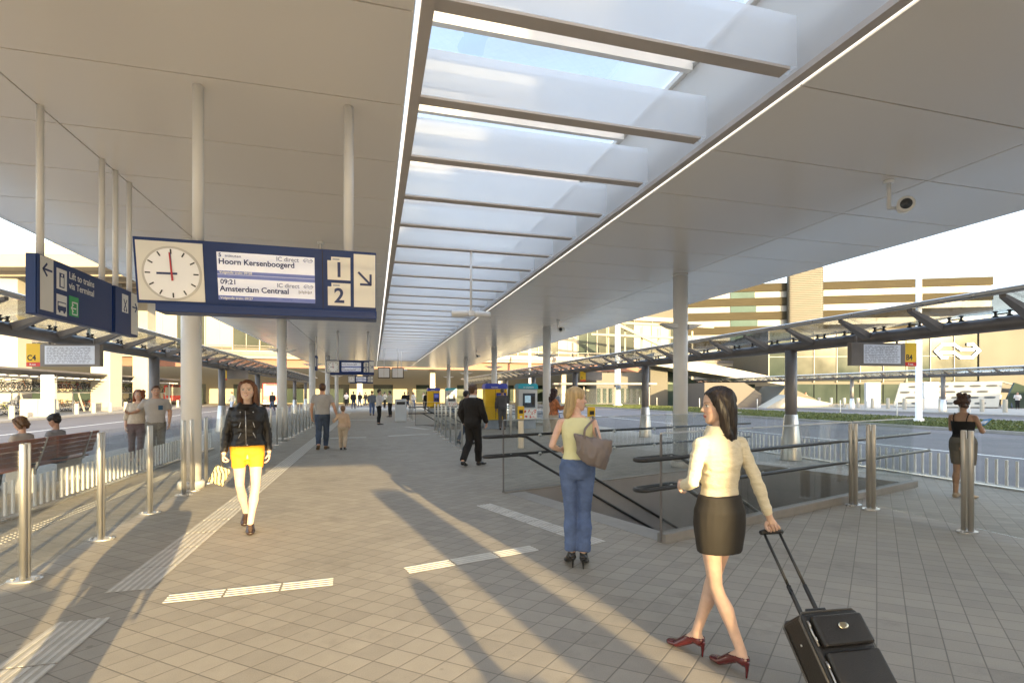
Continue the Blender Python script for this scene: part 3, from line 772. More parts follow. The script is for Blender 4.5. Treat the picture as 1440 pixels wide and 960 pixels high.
def blade(label, Y_0, Y_1, X, z0=2.37, z1=2.925):
    t = thing('wayfinding_sign', label, 'sign')
    b = MB(); b.box(X - .05, X + .05, Y_0, Y_1, z0, z1); b.build('housing', M_NAVY, t, bevel=.008)
    b = MB(); b.box(X - .035, X + .035, Y_0 - .012, Y_0 - .002, z0 + .01, z1 - .01); b.build('end_cap', M_NAVY2, t)
    for y in (Y_0 + .12, Y_1 - .12):
        b = MB(); b.tube([(X, y, z1 - .02), (X, y, CZ)], .03, 12); b.build('hanger', M_POLE, t)
    return t
WX = -2.99
t = blade('navy hanging sign reading Lift to trains via Terminal with arrow and pictograms', 5.62, 6.98, WX)
f = V((WX + .051, 0, 2.37)); ux, uy, uz = V((0, 1, 0)), V((0, 0, 1)), V((1, 0, 0))
def P_(y, z): return V((WX + .0515, y, z))
b = MB(); plate(b, P_(0, 0), ux, uy, uz, 5.64, 5.84, 2.42, 2.915); p = b.build('arrow_plate', M_CREAM, t)
arrow_mb(P_(5.745, 2.80) + uz*.004, -ux, uy, .13, .018, uz).build('arrow', M_INK, p)
def picto(y, z, wd, h, m): 
    b = MB(); plate(b, P_(0, 0), ux, uy, uz, y, y + wd, z, z + h); return b.build('pictogram', m, t)
p = picto(5.89, 2.66, .17, .20, M_SIGNW)
b = MB()
for a in ((5.935, 6.015, 2.68, 2.82),): plate(b, P_(0,0) + uz*.002, ux, uy, uz, *a)
b.build('pictogram_mark', M_INK, p)
b = MB(); plate(b, P_(0,0) + uz*.0045, ux, uy, uz, 5.95, 6.0, 2.69, 2.78); b.ball(P_(5.975, 2.80) + uz*.0045, (.001, .014, .014), 10, 6); b.build('pictogram_mark', M_SIGNW, p)
p = picto(5.89, 2.41, .17, .20, M_SIGNW)
b = MB(); plate(b, P_(0,0) + uz*.002, ux, uy, uz, 5.905, 6.045, 2.455, 2.54); 
for y in (5.935, 6.015): b.ball(P_(y, 2.45) + uz*.003, (.001, .018, .018), 10, 6)
b.build('pictogram_mark', M_INK, p)
b = MB(); plate(b, P_(0,0) + uz*.0045, ux, uy, uz, 5.915, 6.035, 2.50, 2.53); b.build('pictogram_mark', M_SIGNW, p)
p = picto(6.10, 2.43, .17, .20, M_GREEN)
b = MB(); y0, z0 = 6.12, 2.445
for a in ((y0 + .03, y0 + .13, z0, z0 + .012), (y0 + .03, y0 + .13, z0 + .12, z0 + .132), (y0 + .118, y0 + .13, z0, z0 + .13), (y0 + .03, y0 + .042, z0, z0 + .04), (y0 + .03, y0 + .042, z0 + .095, z0 + .13)): plate(b, P_(0,0) + uz*.002, ux, uy, uz, *a)
v_ = arrow_mb(P_(y0 + .055, z0 + .066) + uz*.004, -ux, uy, .08, .011, uz); b.add(v_.v, v_.f)
b.build('pictogram_mark', M_SIGNW, p)
for s_, z in (('Lift to trains', 2.80), ('via Terminal', 2.70)):
    lettering(s_, .098, frame_m(P_(6.10, z) + uz*.001, ux, uy, uz), M_SIGNW, 'lettering', t, .0008, .0008, .98)
t = blade('short navy hanging sign with a white arrow plate, right behind the Lift to trains sign', 7.06, 7.66, WX)
b = MB(); plate(b, P_(0, 0), ux, uy, uz, 7.22, 7.38, 2.64, 2.86); p = b.build('pictogram', M_SIGNW, t)
b = MB()
for s in (-1, 1): b.obox(P_(7.30, 2.735) + uz*.003, V((0, s*.6, 1)).normalized(), V((0, 1, -s*.6)).normalized(), uz, .075, .006, .001)
for y in (7.275, 7.325): b.ball(P_(y, 2.665) + uz*.003, (.001, .016, .016), 10, 6)
b.build('pictogram_mark', M_INK, p)
b = MB(); plate(b, P_(0, 0), ux, uy, uz, 7.46, 7.655, 2.40, 2.915); p = b.build('arrow_plate', M_CREAM, t)
arrow_mb(P_(7.557, 2.74) + uz*.004, ux, uy, .12, .018, uz).build('arrow', M_INK, p)
# small navy blade on a bracket arm by the third left column
t = thing('wayfinding_sign', 'small navy lift sign hanging from an arm between the left columns, far down the hall', 'sign')
b = MB(); b.box(-2.62, -2.54, 25.3, 25.95, 2.72, 3.40); b.build('housing', M_NAVY, t, bevel=.01)
b = MB(); b.tube([(-2.58, 25.6, 3.38), (-2.58, 25.6, CZ)], .03, 10); b.build('hanger', M_POLE, t)
b = MB(); b.box(-2.535, -2.531, 25.45, 25.62, 2.85, 3.28); b.box(-2.535, -2.531, 25.66, 25.80, 2.85, 3.28); b.box(-2.60, -2.56, 25.290, 25.297, 2.9, 3.3); b.build('lettering', M_SIGNW, t)

# hung departure screens in the distance
for x, lab in ((.62, 'brown framed timetable screen hung at the hall end, the left one of the pair'), (1.42, 'brown framed timetable screen hung at the hall end, the right one of the pair')):
    t = thing('timetable_screen', lab, 'screen', (x, 31.5, 0), R(-12), 'pair of hung timetable screens')
    b = MB(); b.box(-.36, .36, -.06, .06, 2.55, 3.2); b.build('case', mat('brown_case', (.10, .075, .05), .4, var=.1), t, bevel=.02)
    b = MB(); b.box(-.31, -.008, -.066, -.061, 2.61, 3.14); b.box(.008, .31, -.066, -.061, 2.61, 3.14); p = b.build('screen', mat('timetable_face', (.62, .58, .52), .3, var=.06, emit=.15), t)
    b = MB()
    for q in range(9):
        b.box(-.29, -.04, -.069, -.0665, 2.65 + q*.052, 2.66 + q*.052); b.box(.04, .28, -.069, -.0665, 2.65 + q*.052, 2.66 + q*.052)
    b.build('timetable_rows', M_INKG, p)
    b = MB(); b.tube([(0, 0, 3.19), (0, 0, CZ)], .03, 8); b.build('hanger', M_POLE, t)

# bus platform signs slung under the shelter tubes
def stop_sign(code, label, X, Y, s, face=True):
    """s=+1: yellow plate on the +x side of the display"""
    t = thing('stop_sign', label, 'sign', (X, Y, 0), R(-4 if s > 0 else -14), 'bus stop signs under the shelters')
    x0, x1 = (-.30, .90) if s < 0 else (-.95, .32)
    b = MB(); b.box(x0, x1, -.05, .05, 2.20, 2.655); b.build('case', M_GREYST, t, bevel=.008)
    b = MB(); b.box(x0 + (.10 if s < 0 else .28), x1 - (.10 if s < 0 else .12), -.056, -.051, 2.245, 2.62); p = b.build('screen', M_BSCREEN, t)
    b = MB(); xa, xb = x0 + (.14 if s < 0 else .31), x1 - (.14 if s < 0 else .15); rr = random.Random(5)
    for q in range(10):
        z = 2.275 + q*.033; x = xa
        while x < xb - .05:
            l = rr.uniform(.02, .07); b.box(x, min(x + l, xb), -.0595, -.057, z, z + .013); x += l + rr.choice((.012, .02, .05))
    b.build('timetable_rows', M_INKG, p)
    yx = x0 - .285 if s < 0 else x1 + .005
    b = MB(); b.box(yx, yx + .28, -.04, .04, 2.285, 2.665); p = b.build('yellow_plate', M_YEL, t, bevel=.004)
    b = MB(); b.box(yx, yx + .28, -.04, .04, 2.20, 2.2835); q = b.build('red_strip', M_RED, t, bevel=.004)
    lettering(code, .155, frame_m(V((yx + .02, -.0415, 2.325)), V((1,0,0)), V((0,0,1)), V((0,-1,0))), M_BLACK, 'lettering', p, .001, .004, .95)
    lettering('R-net', .055, frame_m(V((yx + .07, -.0415, 2.222)), V((1,0,0)), V((0,0,1)), V((0,-1,0))), M_SIGNW, 'lettering', q, .001, .001)
    for x in (x0 + .15, x1 - .15):
        b = MB(); b.tube([(x, 0, 2.65), (x, 0, 2.78)], .02, 8); b.build('hanger', M_GREYST, t)
    return t
stop_sign('C4', 'grey timetable display with yellow plate reading C4, under the left shelter tube', -6.25, 12.55, -1)
stop_sign('B4', 'grey timetable display with yellow plate reading B4, under the right shelter tube', 10.02, 7.95, 1)
def small_stop(code, X, Y, label):
    t = thing('stop_sign', label, 'sign', (X, Y, 0), 0, 'bus stop signs under the shelters')
    b = MB(); b.box(-.14, .14, -.04, .04, 2.32, 2.72); p = b.build('yellow_plate', M_YEL, t)
    b = MB(); b.box(-.14, .14, -.04, .04, 2.24, 2.318); b.build('red_strip', M_RED, t)
    lettering(code, .15, frame_m(V((-.10, -.0415, 2.36)), V((1,0,0)), V((0,0,1)), V((0,-1,0))), M_BLACK, 'lettering', p, .001, .003, .9)
    b = MB(); b.box(.15, 1.0, -.05, .05, 2.30, 2.70); b.build('case', M_GREYST, t)
small_stop('C', -6.45, 25.4, 'small yellow stop sign beside the head of the woman in yellow shorts')
small_stop('B', 9.9, 23.3, 'small yellow stop sign under the right shelter, above the blonde woman')

# ================================================================= bench on the left bus platform
t = thing('bench', 'brown slatted wooden bench with two women sitting on it', 'bench', (-5.42, 0, 0))
b = MB()
for q in range(5): b.box(-.44 + q*.085, -.44 + q*.085 + .075, 8.6, 12.0, .425, .455)
b.build('seat', M_WOOD, t, bevel=.006)
b = MB()
for q in range(5):
    z = .52 + q*.082; x = .03 + q*.025
    b.obox((x, 10.3, z + .035), (1, 0, -.28), (0, 1, 0), (.28, 0, 1), .014, 1.7, .036)
b.build('backrest', M_WOOD, t, bevel=.006)
for y in (8.9, 10.3, 11.7):
    b = MB(); b.box(-.40, -.02, y - .04, y + .04, .0, .42); b.build('leg', M_STEEL, t, bevel=.01)
    b = MB(); b.bar((.0, y, .40), (.15, y, .92), .04, .03); b.build('back_support', M_STEEL, t)

# ================================================================= ticket machines, readers
def ticket_machine(label, x, y, body, top, rz=0.0, teal=False):
    t = thing('ticket_machine', label, 'ticket machine', (x, y, 0), rz, 'ticket machines on the concourse')
    wd = .52 if not teal else .46
    b = MB(); b.box(-wd + .06, wd - .06, -.22, .30, 0, .42); b.build('plinth', mat('machine_base', (.30, .34, .40), .5, var=.1), t)
    b = MB(); b.box(-wd, wd, -.30, .34, .42, 1.86); bd = b.build('body', body, t, bevel=.05, seg=3)
    b = MB(); b.rings([[(x_, y_, z_) for x_, z_ in [(-wd - .02, 1.865), (wd + .02, 1.865), (wd + .02, 2.02), (wd - .05, 2.11), (-wd + .05, 2.11), (-wd - .02, 2.02)]] for y_ in (-.33, .36)]); tp = b.build('top_band', top, t, bevel=.01)
    lettering('kaartjes' if not teal else 'ov-chipkaart', .10, frame_m(V((-.24, -.333, 1.91)), V((1,0,0)), V((0,0,1)), V((0,-1,0))), M_SIGNW, 'lettering', tp, .001, .001)
    if not teal:
        b = MB(); b.box(.0, wd - .05, -.315, -.303, .95, 1.68); p = b.build('front_panel', mat('panel_blue', (.03, .045, .28), .3, var=.1), t)
        b = MB(); b.box(.06, wd - .12, -.325, -.317, 1.30, 1.58); b.build('screen', mat('machine_screen', (.10, .12, .42), .2, var=.2, scale=10, emit=.5), p)
        b = MB(); b.box(.08, .22, -.325, -.317, 1.08, 1.2); b.box(.27, .38, -.325, -.317, 1.04, 1.22); b.build('card_slot', M_BLACK, p)
        b = MB(); b.box(-.045, -.03, -.306, -.298, .46, 1.82); b.build('door_seam', M_BLACK, t)
    else:
        b = MB(); b.box(-.26, .34, -.315, -.303, 1.0, 1.66); p = b.build('front_panel', mat('panel_dark', (.035, .05, .075), .3, var=.15), t)
        b = MB(); b.box(-.16, .12, -.325, -.317, 1.22, 1.55); b.build('screen', mat('machine_screen2', (.35, .5, .6), .2, var=.3, scale=14, emit=.5), p)
        b = MB(); b.box(.17, .30, -.325, -.317, 1.1, 1.5); b.build('card_slot', M_BLACK, p)
        b = MB(); b.box(-.30, .40, -.315, -.303, .46, .92); p = b.build('poster', M_SIGNW, t)
        b = MB(); rr = random.Random(2)
        for q in range(26):
            cx, cz = rr.uniform(-.26, .36), rr.uniform(.50, .88); s = rr.uniform(.02, .05)
            b.obox((cx, -.318 - q*.0002, cz), (1, 0, rr.uniform(-1, 1)), (rr.uniform(-1, 1), 0, 1), (0, -1, 0), s, s*.8, .001)
        b.build('poster_pattern', M_RED, p)
    return t
M_MYEL = mat('machine_yellow', (.80, .50, .02), .42, var=.06, scale=2)
M_MGREY = mat('machine_grey', (.52, .55, .57), .42, var=.05, scale=2)
M_MBLUE = mat('machine_blue', (.045, .07, .42), .35, var=.06, emit=.08)
M_MTEAL = mat('machine_teal', (.02, .33, .44), .35, var=.06, emit=.08)
ticket_machine('yellow ticket machine with blue top, nearest, used by a man in dark grey', 5.5, 23.4, M_MYEL, M_MBLUE)
ticket_machine('grey ticket machine with teal top and red and white poster, right of the yellow one', 6.98, 23.2, M_MGREY, M_MTEAL, teal=True)
ticket_machine('small far yellow ticket machine with blue top beyond the fence posts', 4.95, 44.0, M_MYEL, M_MBLUE)
ticket_machine('small far grey ticket machine with teal top, left of the man in the suit', 6.3, 43.0, M_MGREY, M_MTEAL, teal=True)
def reader(label, x, y):
    t = thing('card_reader', label, 'card reader', (x, y, 0), R(-10), 'yellow card readers')
    b = MB(); b.box(-.09, .09, -.06, .06, .0, .84); b.build('pedestal', M_STEEL, t, bevel=.02)
    b = MB(); b.box(-.10, .10, -.08, .07, .845, 1.27); h = b.build('reader_head', M_YEL, t, bevel=.025, seg=3)
    b = MB(); b.box(-.06, .06, -.087, -.081, 1.05, 1.16); b.build('display', M_BLACK, h)
    b = MB(); b.ball((0, -.082, .95), (.035, .006, .035), 12, 6); b.build('tap_spot', M_SIGNW, h)
reader('yellow card reader post in front of the red and white poster', 4.28, 14.8)
reader('yellow card reader post right of the blonde woman', 5.95, 13.4)
t = thing('litter_bin', 'tall grey box bin at the foot of the second stairs', 'bin', (1.55, 30.8, 0))
b = MB(); b.box(-.32, .32, -.25, .25, .02, 1.32); b.build('body', M_MGREY, t, bevel=.03); b = MB(); b.box(-.24, .24, -.262, -.251, 1.0, 1.16); b.build('slot', M_BLACK, t)

# ================================================================= beyond the roads, left
M_PILL = mat('white_concrete', (.40, .375, .31), .6, var=.05, scale=.6, bump=.1, bscale=12)
M_DECK = mat('deck_soffit', (.32, .28, .215), .7, var=.08, scale=.3)
def pillar(label, px, d, w_, h):
    q = depth_pt(px, 553, d); t = thing('pillar', label, 'pillar', (q.x, q.y, 0), R(-10), 'pillars of the elevated deck')
    b = MB(); b.box(-w_/2, w_/2, -w_/2, w_/2, -.1, h); b.build('shaft', M_PILL, t, bevel=.05)
    b = MB(); b.box(-w_/2 - .08, w_/2 + .08, -w_/2 - .08, w_/2 + .08, -.1, .35); b.build('foot', M_CONC, t, bevel=.03)
pillar('massive sunlit white pillar of the flyover, beside the C4 sign', 150, 49.5, 1.75, 12.4)
pillar('massive sunlit white pillar, behind the couple on the left', 203, 55, 1.5, 12.4)
pillar('massive white pillar at the left picture edge, behind the bicycle shed', 22, 47, 1.6, 12.4)
t = thing('flyover', 'beige concrete flyover deck high over the left road', 'bridge', depth_pt(100, 553, 44).to_tuple()[:2] + (0,), -YAW)
b = MB(); b.box(-40, 6.6, 0, 13, 12.5, 13.6); b.build('deck', M_DECK, t, bevel=.1)
b = MB(); b.box(-40, 6.6, .02, .22, 13.6, 14.6); b.build('parapet', M_PILL, t)
b = MB()
for q in range(5): b.box(-38, 6.2, 1.6 + q*2.4, 2.2 + q*2.4, 12.1, 12.52)
b.build('girders', M_DECK, t)

# bicycle parking: two-tier racks under a light roof
M_BFRAME = [mat('bike_paint_%s' % n, c, .4, var=.15, coat=.3) for n, c in (('black', (.03, .03, .03)), ('green', (.22, .26, .03)), ('red', (.35, .05, .03)), ('grey', (.25, .25, .26)), ('blue', (.05, .08, .2)), ('orange', (.45, .15, .03)))]
M_TYRE = mat('tyre_rubber', (.025, .025, .025), .8, var=.2)
def bike_mesh(k):
    b = MB(); rw = .34
    def wheel(x):
        b.mi = 1
        b.tube([(x + rw*math.cos(2*PI*q/14), 0, rw + rw*math.sin(2*PI*q/14)) for q in range(15)], .022, 5)
        b.mi = 2
        for q in range(4):
            a = PI*q/4; b.bar((x - rw*math.cos(a), 0, rw - rw*math.sin(a)), (x + rw*math.cos(a), 0, rw + rw*math.sin(a)), .006, .006)
    wheel(-.52); wheel(.52); b.mi = 0
    for p, q in (((-.52, 0, .34), (-.10, 0, .30)), ((-.10, 0, .30), (-.22, 0, .82)), ((-.22, 0, .80), (-.52, 0, .34)), ((-.10, 0, .30), (.36, 0, .80)), ((-.20, 0, .72), (.34, 0, .86)), ((.34, 0, .95), (.52, 0, .34))):
        b.tube([p, q], .022, 6)
    b.mi = 1
    b.tube([(.30, -.26, 1.02), (.36, -.10, 1.04), (.36, .10, 1.04), (.30, .26, 1.02)], .016, 6); b.tube([(.34, 0, .92), (.36, 0, 1.04)], .018, 6)
    b.ball((-.25, 0, .90), (.13, .075, .05), 8, 6)
    b.mi = 2; b.bar((-.62, -.06, .72), (-.30, -.06, .70), .12, .02); b.bar((-.55, 0, .72), (-.52, 0, .40), .02, .02)
    return b.mesh('bicycle', [M_BFRAME[k], M_TYRE, M_ALU])
bmeshes = [bike_mesh(k) for k in range(6)]
BX = -27.0; rg = random.Random(11)
t = thing('bicycle_shed', 'light roofed bicycle shed with two-tier racks along the left road', 'shed')
b = MB(); b.add([(BX - 2.2, 30, 3.0), (BX + 2.6, 30, 3.35), (BX + 2.6, 76, 3.35), (BX - 2.2, 76, 3.0), (BX - 2.2, 30, 3.14), (BX + 2.6, 30, 3.49), (BX + 2.6, 76, 3.49), (BX - 2.2, 76, 3.14)], [(3,2,1,0),(4,5,6,7),(0,1,5,4),(1,2,6,5),(2,3,7,6),(3,0,4,7)]); b.build('roof', M_GREYST, t)
b = MB()
for q in range(40): b.box(BX - 2.1, BX + 2.5, 30.5 + q*1.15, 30.7 + q*1.15, 2.90, 2.98)
b.build('roof_ribs', M_WHITE, t)
for q in range(6):
    b = MB(); b.lathe([(.30, 0), (.16, 1.1), (.09, 1.12), (.09, 3.2)], (BX + 2.0, 34 + q*8, 0), 14); b.build('post', M_PILL, t)
for z in (.42, 1.72):
    b = MB(); b.box(BX + .95, BX + 1.05, 30, 76, z - .05, z + .05); b.box(BX - .6, BX - .5, 30, 76, z - .05, z + .05); b.build('rack_rail', M_PILL, t)
for q in range(12):
    y = 31 + q*4
    b = MB()
    for s in (-1, 1): b.bar((BX + 1.0, y + s*.45, 1.68), (BX + 1.25, y + s*.95, .0), .09, .09)
    b.build('rack_trestle', M_PILL, t)
n = 0
for tier, z in (('lower', .06), ('upper', 1.78)):
    for i in range(72):
        y = 31 + i*.62 + rg.uniform(-.08, .08)
        k = rg.choice((0, 0, 1, 2, 3, 4, 5, 3)) if tier == 'lower' else rg.choice((0, 1, 1, 2, 5, 3, 0))
        o = bpy.data.objects.new('bicycle', bmeshes[k]); col.objects.link(o)
        o.location = (BX + .25 + rg.uniform(-.1, .1), y, z); o.rotation_euler = (rg.uniform(-.08, .08), 0, rg.uniform(-.12, .12) + rg.choice((0, PI)))
        tag(o, ['black', 'olive green', 'red', 'grey', 'blue', 'orange'][k] + f' bicycle parked on the {tier} tier of the roadside racks', 'bicycle', f"{['black', 'olive green', 'red', 'grey', 'blue', 'orange'][k]} bicycles on the {tier} tier")

# bollards
def bollard_mesh(h, r, m): 
    b = MB(); b.lathe([(r*1.05, -.02), (r, .02), (r, h - .06), (r*.9, h - .02), (r*.5, h)], n=12); return b.mesh('bollard', m)
bm1 = bollard_mesh(.85, .16, M_PILL)
for i, y in enumerate([33, 37.5, 41, 44.5, 48.6, 51.2, 54, 57, 60.2, 63.5, 67, 70.5, 74, 78]):
    o = link('bollard', bm1, None, (-22.9, y, 0)); tag(o, 'short round white bollard along the far kerb of the left road', 'bollard', 'white bollards by the left road')
bm2 = bollard_mesh(1.15, .17, M_PILL)
for i in range(40):
    o = link('bollard', bm2, None, (53.0, 30 + i*1.75, 0)); tag(o, 'round pale bollard in the long row before the terminal', 'bollard', 'pale bollards before the terminal')
bm3 = MB(); bm3.lathe([(.035, -.1), (.035, 1.05), (.02, 1.08)], n=8); bm3 = bm3.mesh('marker_post', M_SIGNW)
for i in range(12):
    o = link('marker_post', bm3, None, (35.9 + .02*i, 14.2 + i*4.6, .03)); tag(o, 'thin white marker post along the far side of the grass verge', 'post', 'thin white posts along the verge')
b = MB(); b.lathe([(.17, 0), (.17, .5), (.20, .52), (.34, .62), (.34, .84), (.2, .98)], n=10); o = b.build('litter_bin', M_RED, None, loc=(-23.2, 45.6, 0)); tag(o, 'red round bin among the white bollards on the left kerb', 'bin')
# white kiosk with a glazed panel
q = depth_pt(55, 553, 37)
t = thing('kiosk', 'white cabinet with a tall glazed panel by the left road', 'kiosk', (q.x, q.y, 0), R(20))
b = MB(); b.box(-.95, .0, -.5, .5, -.1, 1.25); b.box(.02, .9, -.55, .45, -.1, 1.25); b.build('cabinet', M_PILL, t, bevel=.03)
b = MB(); b.box(.12, .85, -.3, -.2, 1.26, 3.0); b.build('glazed_panel', mat('panel_glass', (.55, .60, .70), .12, var=.1, scale=1), t, bevel=.02)

# red buses
def make_bus():
    t = thing('bus', '', 'bus')
    M_W = mat('bus_glass', (.03, .035, .04), .08, var=.2, scale=1)
    b = MB(); b.box(-1.27, 1.27, 0, 11.6, .35, 3.05); b.build('body', M_RED, t, bevel=.16, seg=3)
    b = MB(); b.box(-1.08, 1.08, -.012, .03, 1.45, 2.75); b.build('windscreen', mat('bus_windscreen', (.40, .40, .34), .1, var=.25, scale=.8), t, bevel=.05)
    for s in (-1, 1):
        b = MB(); b.box(s*1.275 - .01, s*1.275 + .01, .5, 11.0, 1.45, 2.6); b.build('side_window', M_W, t)
        for y in (2.2, 8.6):
            b = MB(); b.tube([(s*1.0, y, .48), (s*1.29, y, .48)], .48, 18); b.build('wheel', M_TYRE, t)
        b = MB(); b.box(s*.95 - .14, s*.95 + .14, -.03, .02, .75, .92); b.build('headlight', M_SIGNW, t)
        b = MB(); b.box(s*1.42 - .08, s*1.42 + .08, -.25, -.1, 1.9, 2.4); b.bar((s*1.25, 0, 2.5), (s*1.42, -.17, 2.4), .05, .05); b.build('mirror', M_BLACK, t)
    b = MB(); b.box(-.8, .8, -.02, .03, 2.78, 2.97); b.build('destination_display', M_BLACK, t)
    b = MB(); b.box(-1.2, 1.2, -.03, .0, .38, .62); b.build('bumper', M_DARKST, t)
    return t
bus = make_bus()
for i, (px, d, rz, lab) in enumerate(((244, 80, 19, 'red city bus behind the couple, parked beyond the white pillars'), (384, 66, 9, 'red city bus right behind the head of the woman in yellow shorts'), (500, 92, 12, 'red bus at the far end of the concourse below the departure boards'))):
    o = bus if i == 0 else dup(bus)
    q = depth_pt(px, 553, d); o.location = (q.x, q.y, -.12); o.rotation_euler = (0, 0, R(rz)); o['label'] = lab; o['group'] = 'red buses'

# ================================================================= terminal buildings
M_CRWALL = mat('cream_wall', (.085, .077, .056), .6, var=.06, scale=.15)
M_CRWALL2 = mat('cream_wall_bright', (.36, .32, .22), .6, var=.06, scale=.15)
M_FGLASS = mat('facade_glass', (.034, .050, .040), .15, var=.35, scale=.10, spec=.3)
M_FGLASSL = mat('facade_glass_light', (.044, .051, .038), .2, var=.35, scale=.12, spec=.3)
M_MULL = mat('mullion', (.34, .31, .25), .5, var=.08)
M_BAND = mat('louvre_band', (.062, .052, .032), .8, var=.14, scale=.25, stretch=(1, 1, 8), spec=.1)
M_BANDW = mat('white_band', (.30, .29, .26), .35, var=.04, scale=.1)
M_REDBAND = mat('terracotta_band', (.24, .11, .07), .6, var=.08, scale=.2)
t = thing('terminal', 'long cream terminal with tall glazed upper storey crossing behind the whole station', 'building', (0, 92, 0))
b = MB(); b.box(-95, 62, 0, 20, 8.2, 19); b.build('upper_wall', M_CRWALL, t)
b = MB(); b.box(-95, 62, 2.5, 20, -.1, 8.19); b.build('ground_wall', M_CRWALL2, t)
rr = random.Random(4)
for i in range(39):
    x0 = -94 + i*4
    b = MB(); b.box(x0 + .12, x0 + 3.88, -.06, -.005, 9.2, 15.6); w_ = b.build('window', M_FGLASS if rr.random() < .3 else (M_FGLASSL if rr.random() < .55 else M_CRWALL2), t)
    b = MB(); b.box(x0 - .07, x0 + .07, -.22, -.062, 8.7, 16.0); b.box(x0 + 1.96, x0 + 2.04, -.14, -.062, 9.2, 15.6); b.build('mullion', M_MULL, w_)
b = MB(); b.box(-95, 62, -.4, -.005, 16.1, 16.9); b.box(-95, 62, -.3, -.005, 8.2, 8.65); b.build('cornice', M_MULL, t)
for i in range(20):
    x0 = -90 + i*7.5
    b = MB(); b.box(x0, x0 + 3.4, 2.40, 2.495, .0, 3.2); b.build('doorway', M_FGLASS, t)
t = thing('elevated_road', 'elevated drop-off road on beams in front of the terminal', 'bridge', (0, 78, 0))
b = MB(); b.box(-95, 62, 0, 13.5, 6.5, 7.3); b.build('deck', M_DECK, t)
b = MB(); b.box(-95, 62, -.15, -.005, 7.0, 7.45); b.build('edge_beam', M_DARKST, t)
b = MB(); b.box(-95, 62, .6, 1.0, 5.3, 6.49); b.build('fascia_band', M_REDBAND, t)
b = MB(); b.box(-95, 62, -.12, -.06, 8.2, 8.28); 
for i in range(53): b.box(-95 + i*3, -94.94 + i*3, -.12, -.06, 7.46, 8.2)
b.build('railing', M_DARKST, t)
for i in range(14):
    b = MB(); x = -90 + i*11; b.box(x - .4, x + .4, 3, 4, -.1, 6.49); b.build('pier', M_PILL, t)

# office with brown and white bands, ribbed stair tower
FR = -YAW - R(8.7)
q = depth_pt(1135, 553, 120)
t = thing('office_building', 'long office block with brown and white horizontal bands, on the right behind the shelter', 'building', (q.x, q.y, 0), FR)
b = MB(); b.box(-75, 38.4, .3, 26, -.1, 27.6); b.build('wall', M_BANDW, t)
for i in range(8):
    z = 27.7 - 3.35*i
    b = MB(); b.box(-75, 38.6, 0, .295, z - 1.85, z); b.build('louvre_band', M_BAND, t)
for i in range(7):
    z = 27.7 - 1.85 - 3.35*i
    b = MB(); b.box(-17, -11.5 + .3*i, .16, .298, z - 1.49, z - .01); b.build('ribbon_window', mat('teal_glass', (.055, .10, .088), .2, var=.2, scale=.2, spec=.3), t)
t = thing('stair_tower', 'pale ribbed stair tower rising above the banded office block', 'tower', (q.x, q.y, 0), FR)
b = MB(); b.box(-4.6, 3.0, -1.6, -.02, -.1, 31); b.build('wall', mat('tower_wall', (.13, .12, .095), .6, var=.05, scale=.4), t, bevel=.6, seg=3)
b = MB()
for i in range(74): b.box(-4.66, 3.06, -1.66, -.3, .3 + i*.415, .42 + i*.415)
b.build('cladding_ribs', mat('tower_ribs', (.065, .06, .047), .6, var=.05), t, bevel=.05, seg=1)

# glazed terminal with the rail emblem
q = depth_pt(1240, 553, 80)
FG = -YAW - R(5)
t = thing('glass_hall', 'greenish glazed station hall with a white double-arrow rail emblem, far right', 'building', (q.x, q.y, 0), FG)
b = MB(); b.box(-17, 14, .2, 24, -.1, 11.8); b.build('wall', M_CRWALL, t)
b = MB(); b.box(14.02, 40, -.2, 24, -.1, 12.2); b.build('side_wall', M_CRWALL, t)
for i in range(9):
    x0 = -17 + i*3.44
    b = MB(); b.box(x0 + .08, x0 + 3.36, .02, .195, 3.6, 11.3); w_ = b.build('window', (M_FGLASS, M_FGLASSL, M_FGLASSL, M_FGLASS, M_FGLASSL, M_FGLASSL, M_FGLASS, M_FGLASSL, M_FGLASSL)[i], t)
    b = MB(); b.box(x0 - .06, x0 + .06, -.1, .018, 3.4, 11.5); b.box(x0 + .08, x0 + 3.36, -.02, .018, 7.4, 7.5); b.build('mullion', M_MULL, w_)
    b = MB(); b.box(x0 + .08, x0 + 3.36, .02, .195, .1, 3.1); b.build('shop_window', M_FGLASS, t)
logo_mb(V((10.9, -.16, 8.2)), V((1,0,0)), V((0,0,1)), V((0,-1,0)), 6.6, .12).build('rail_emblem', mat('emblem_white', (.85, .85, .83), .4, var=.02, emit=.35), t)
t = thing('entrance_canopy', 'white wedge-shaped roof sloping down beside the glazed hall', 'roof', depth_pt(1050, 553, 72).to_tuple()[:2] + (0,), -YAW)
b = MB(); b.prism([(0, 0)], 0, 0) if False else None
b.rings([[(-13, y, 7.4), (5.6, y, 3.6), (5.6, y, 2.8), (-13, y, 5.6)] for y in (0, 9)]); b.build('slab', M_PILL, t)
b = MB(); b.box(-13, -10.5, 2, 8, -.1, 5.4); b.build('support_wall', M_CRWALL, t)
b = MB()
for i in range(6): b.box(-10.4 + i*2.2, -8.4 + i*2.2, 3.0, 3.15, -.1, 3.0)
b.build('glazing', M_FGLASS, t)
